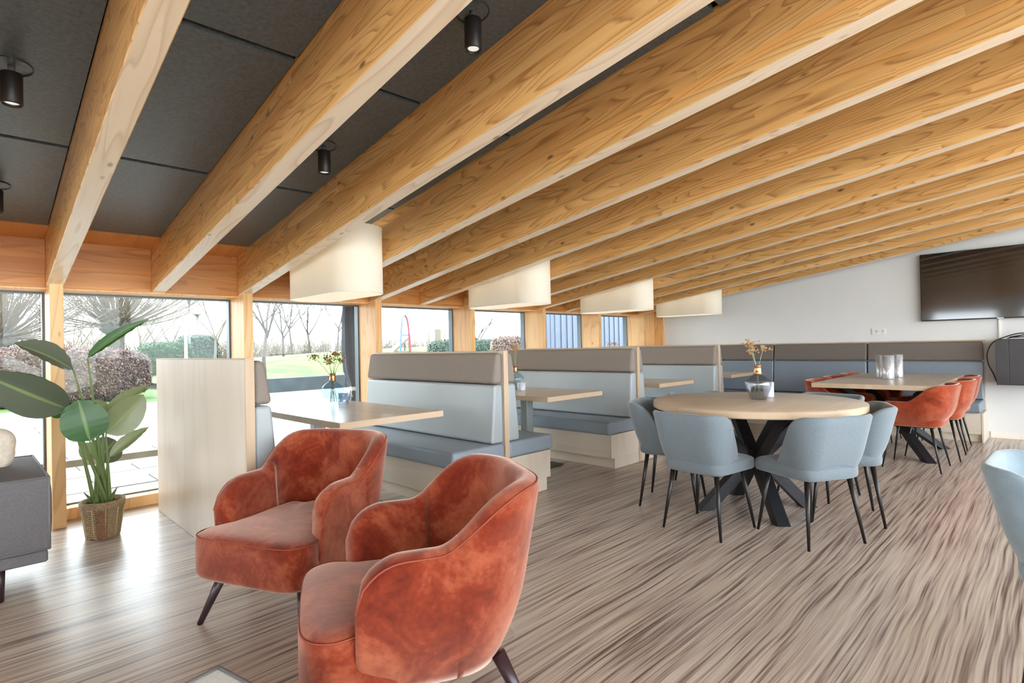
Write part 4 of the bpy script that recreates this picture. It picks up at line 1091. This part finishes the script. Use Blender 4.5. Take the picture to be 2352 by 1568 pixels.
# poles and street lamps
p = on_y(427, 800, 24); tag(tube('flag_pole', [(p.x, 24, -.1), (p.x, 24, 7.5)], [.06, .045], 'white_paint', None, 10), 'pale flag pole standing behind the green bush', 'pole')
p = on_y(765, 800, 26); tag(tube('flag_pole', [(p.x, 26, -.1), (p.x, 26, 7.5)], [.10, .07], 'white_paint', None, 10), 'thick white pole on the lawn behind the dried flowers', 'pole')
for (px, py, y, lab) in ((434, 698, 33, 'taller street lamp right of the pale flag pole'), (453, 732, 44, 'smaller distant street lamp farther right')):
    q = on_y(px, py, y); t = empty('street_lamp', (q.x, y, -.1), label=lab, cat='street lamp'); h = q.z+.1
    tube('post', [(0, 0, 0), (0, 0, h)], [.07, .045], 'alu', t, 8)
    obj('lamp_head', lathe([(.06, 0), (.12, .22), (.13, .26), (.32, .30), (.05, .42), (0, .43)], 16), 'alu', t).location = (0, 0, h)
# dark clad shed outside the last windows
t = empty('shed', (on_y(1276, 750, 8.2).x+2.2, 8.2, -.1), label='blue grey clad shed outside the last two windows', cat='shed')
box('wall', -2.19, 4.0, 0.02, 0.40, 0, 3.1, 'shed_d', t)
for k in range(3): box('cladding_board', -2.215, -2.19, 0.03+k*0.125, 0.14+k*0.125, 0, 3.1, 'shed', t)
x = -2.2
while x < 3.9:
    box('cladding_board', x, x+.19, 0.0, 0.03, 0, 3.1, 'shed', t, 0.004, 1); box('cover_batten', x+.185, x+.225, -.025, 0.0, 0, 3.1, 'shed', t, 0.003, 1); x += .215
for z in (0.75, 1.0): box('rail', -0.6, 4.0, -.05, -.025, z, z+.06, 'shed', t)
# play area
q = on_y(930, 760, 24)
t = empty('swing_arch', (q.x, 24, -.1), label='tall narrow red and blue play arch on the lawn', cat='play frame')
tube('frame_leg', smooth_path([(-.32, 0, 0), (-.28, 0, 1.4), (-.17, 0, 2.7), (0, 0, 3.05)], 5), .05, 'blue_paint', t, 8)
tube('frame_leg', smooth_path([(.34, 0, 0), (.30, 0, 1.4), (.18, 0, 2.7), (0, 0, 3.05)], 5), .05, 'red_paint', t, 8)
tube('cross_bar', [(-.24, 0, 2.0), (.24, 0, 2.0)], .03, 'blue_paint', t, 8)
q = on_y(902, 790, 25)
t = empty('slide', (q.x, 25, -.1), label='slanting slide left of the play arch', cat='slide')
obj('chute', hexa([(-1.2, -.25, .2), (1.0, -.25, 1.9), (1.0, .25, 1.9), (-1.2, .25, .2), (-1.2, -.25, .35), (1.0, -.25, 2.05), (1.0, .25, 2.05), (-1.2, .25, .35)]), 'play_wood', t)
for y in (-.22, .22): tube('support', [(.9, y, 0), (.9, y, 1.85)], .05, 'play_wood', t, 8)
q = on_y(1003, 770, 24)
t = empty('play_tower', (q.x, 24, -.1), label='small weathered play tower right of the arch', cat='play tower')
for x in (-.32, .32):
    for y in (-.3, .3): tube('tower_post', [(x, y, 0), (x, y, 2.35)], .05, 'play_wood', t, 8)
box('platform', -.4, .4, -.4, .4, 1.0, 1.08, 'play_wood', t); box('side_board', -.36, .02, -.36, -.32, 1.1, 2.3, 'play_wood', t)
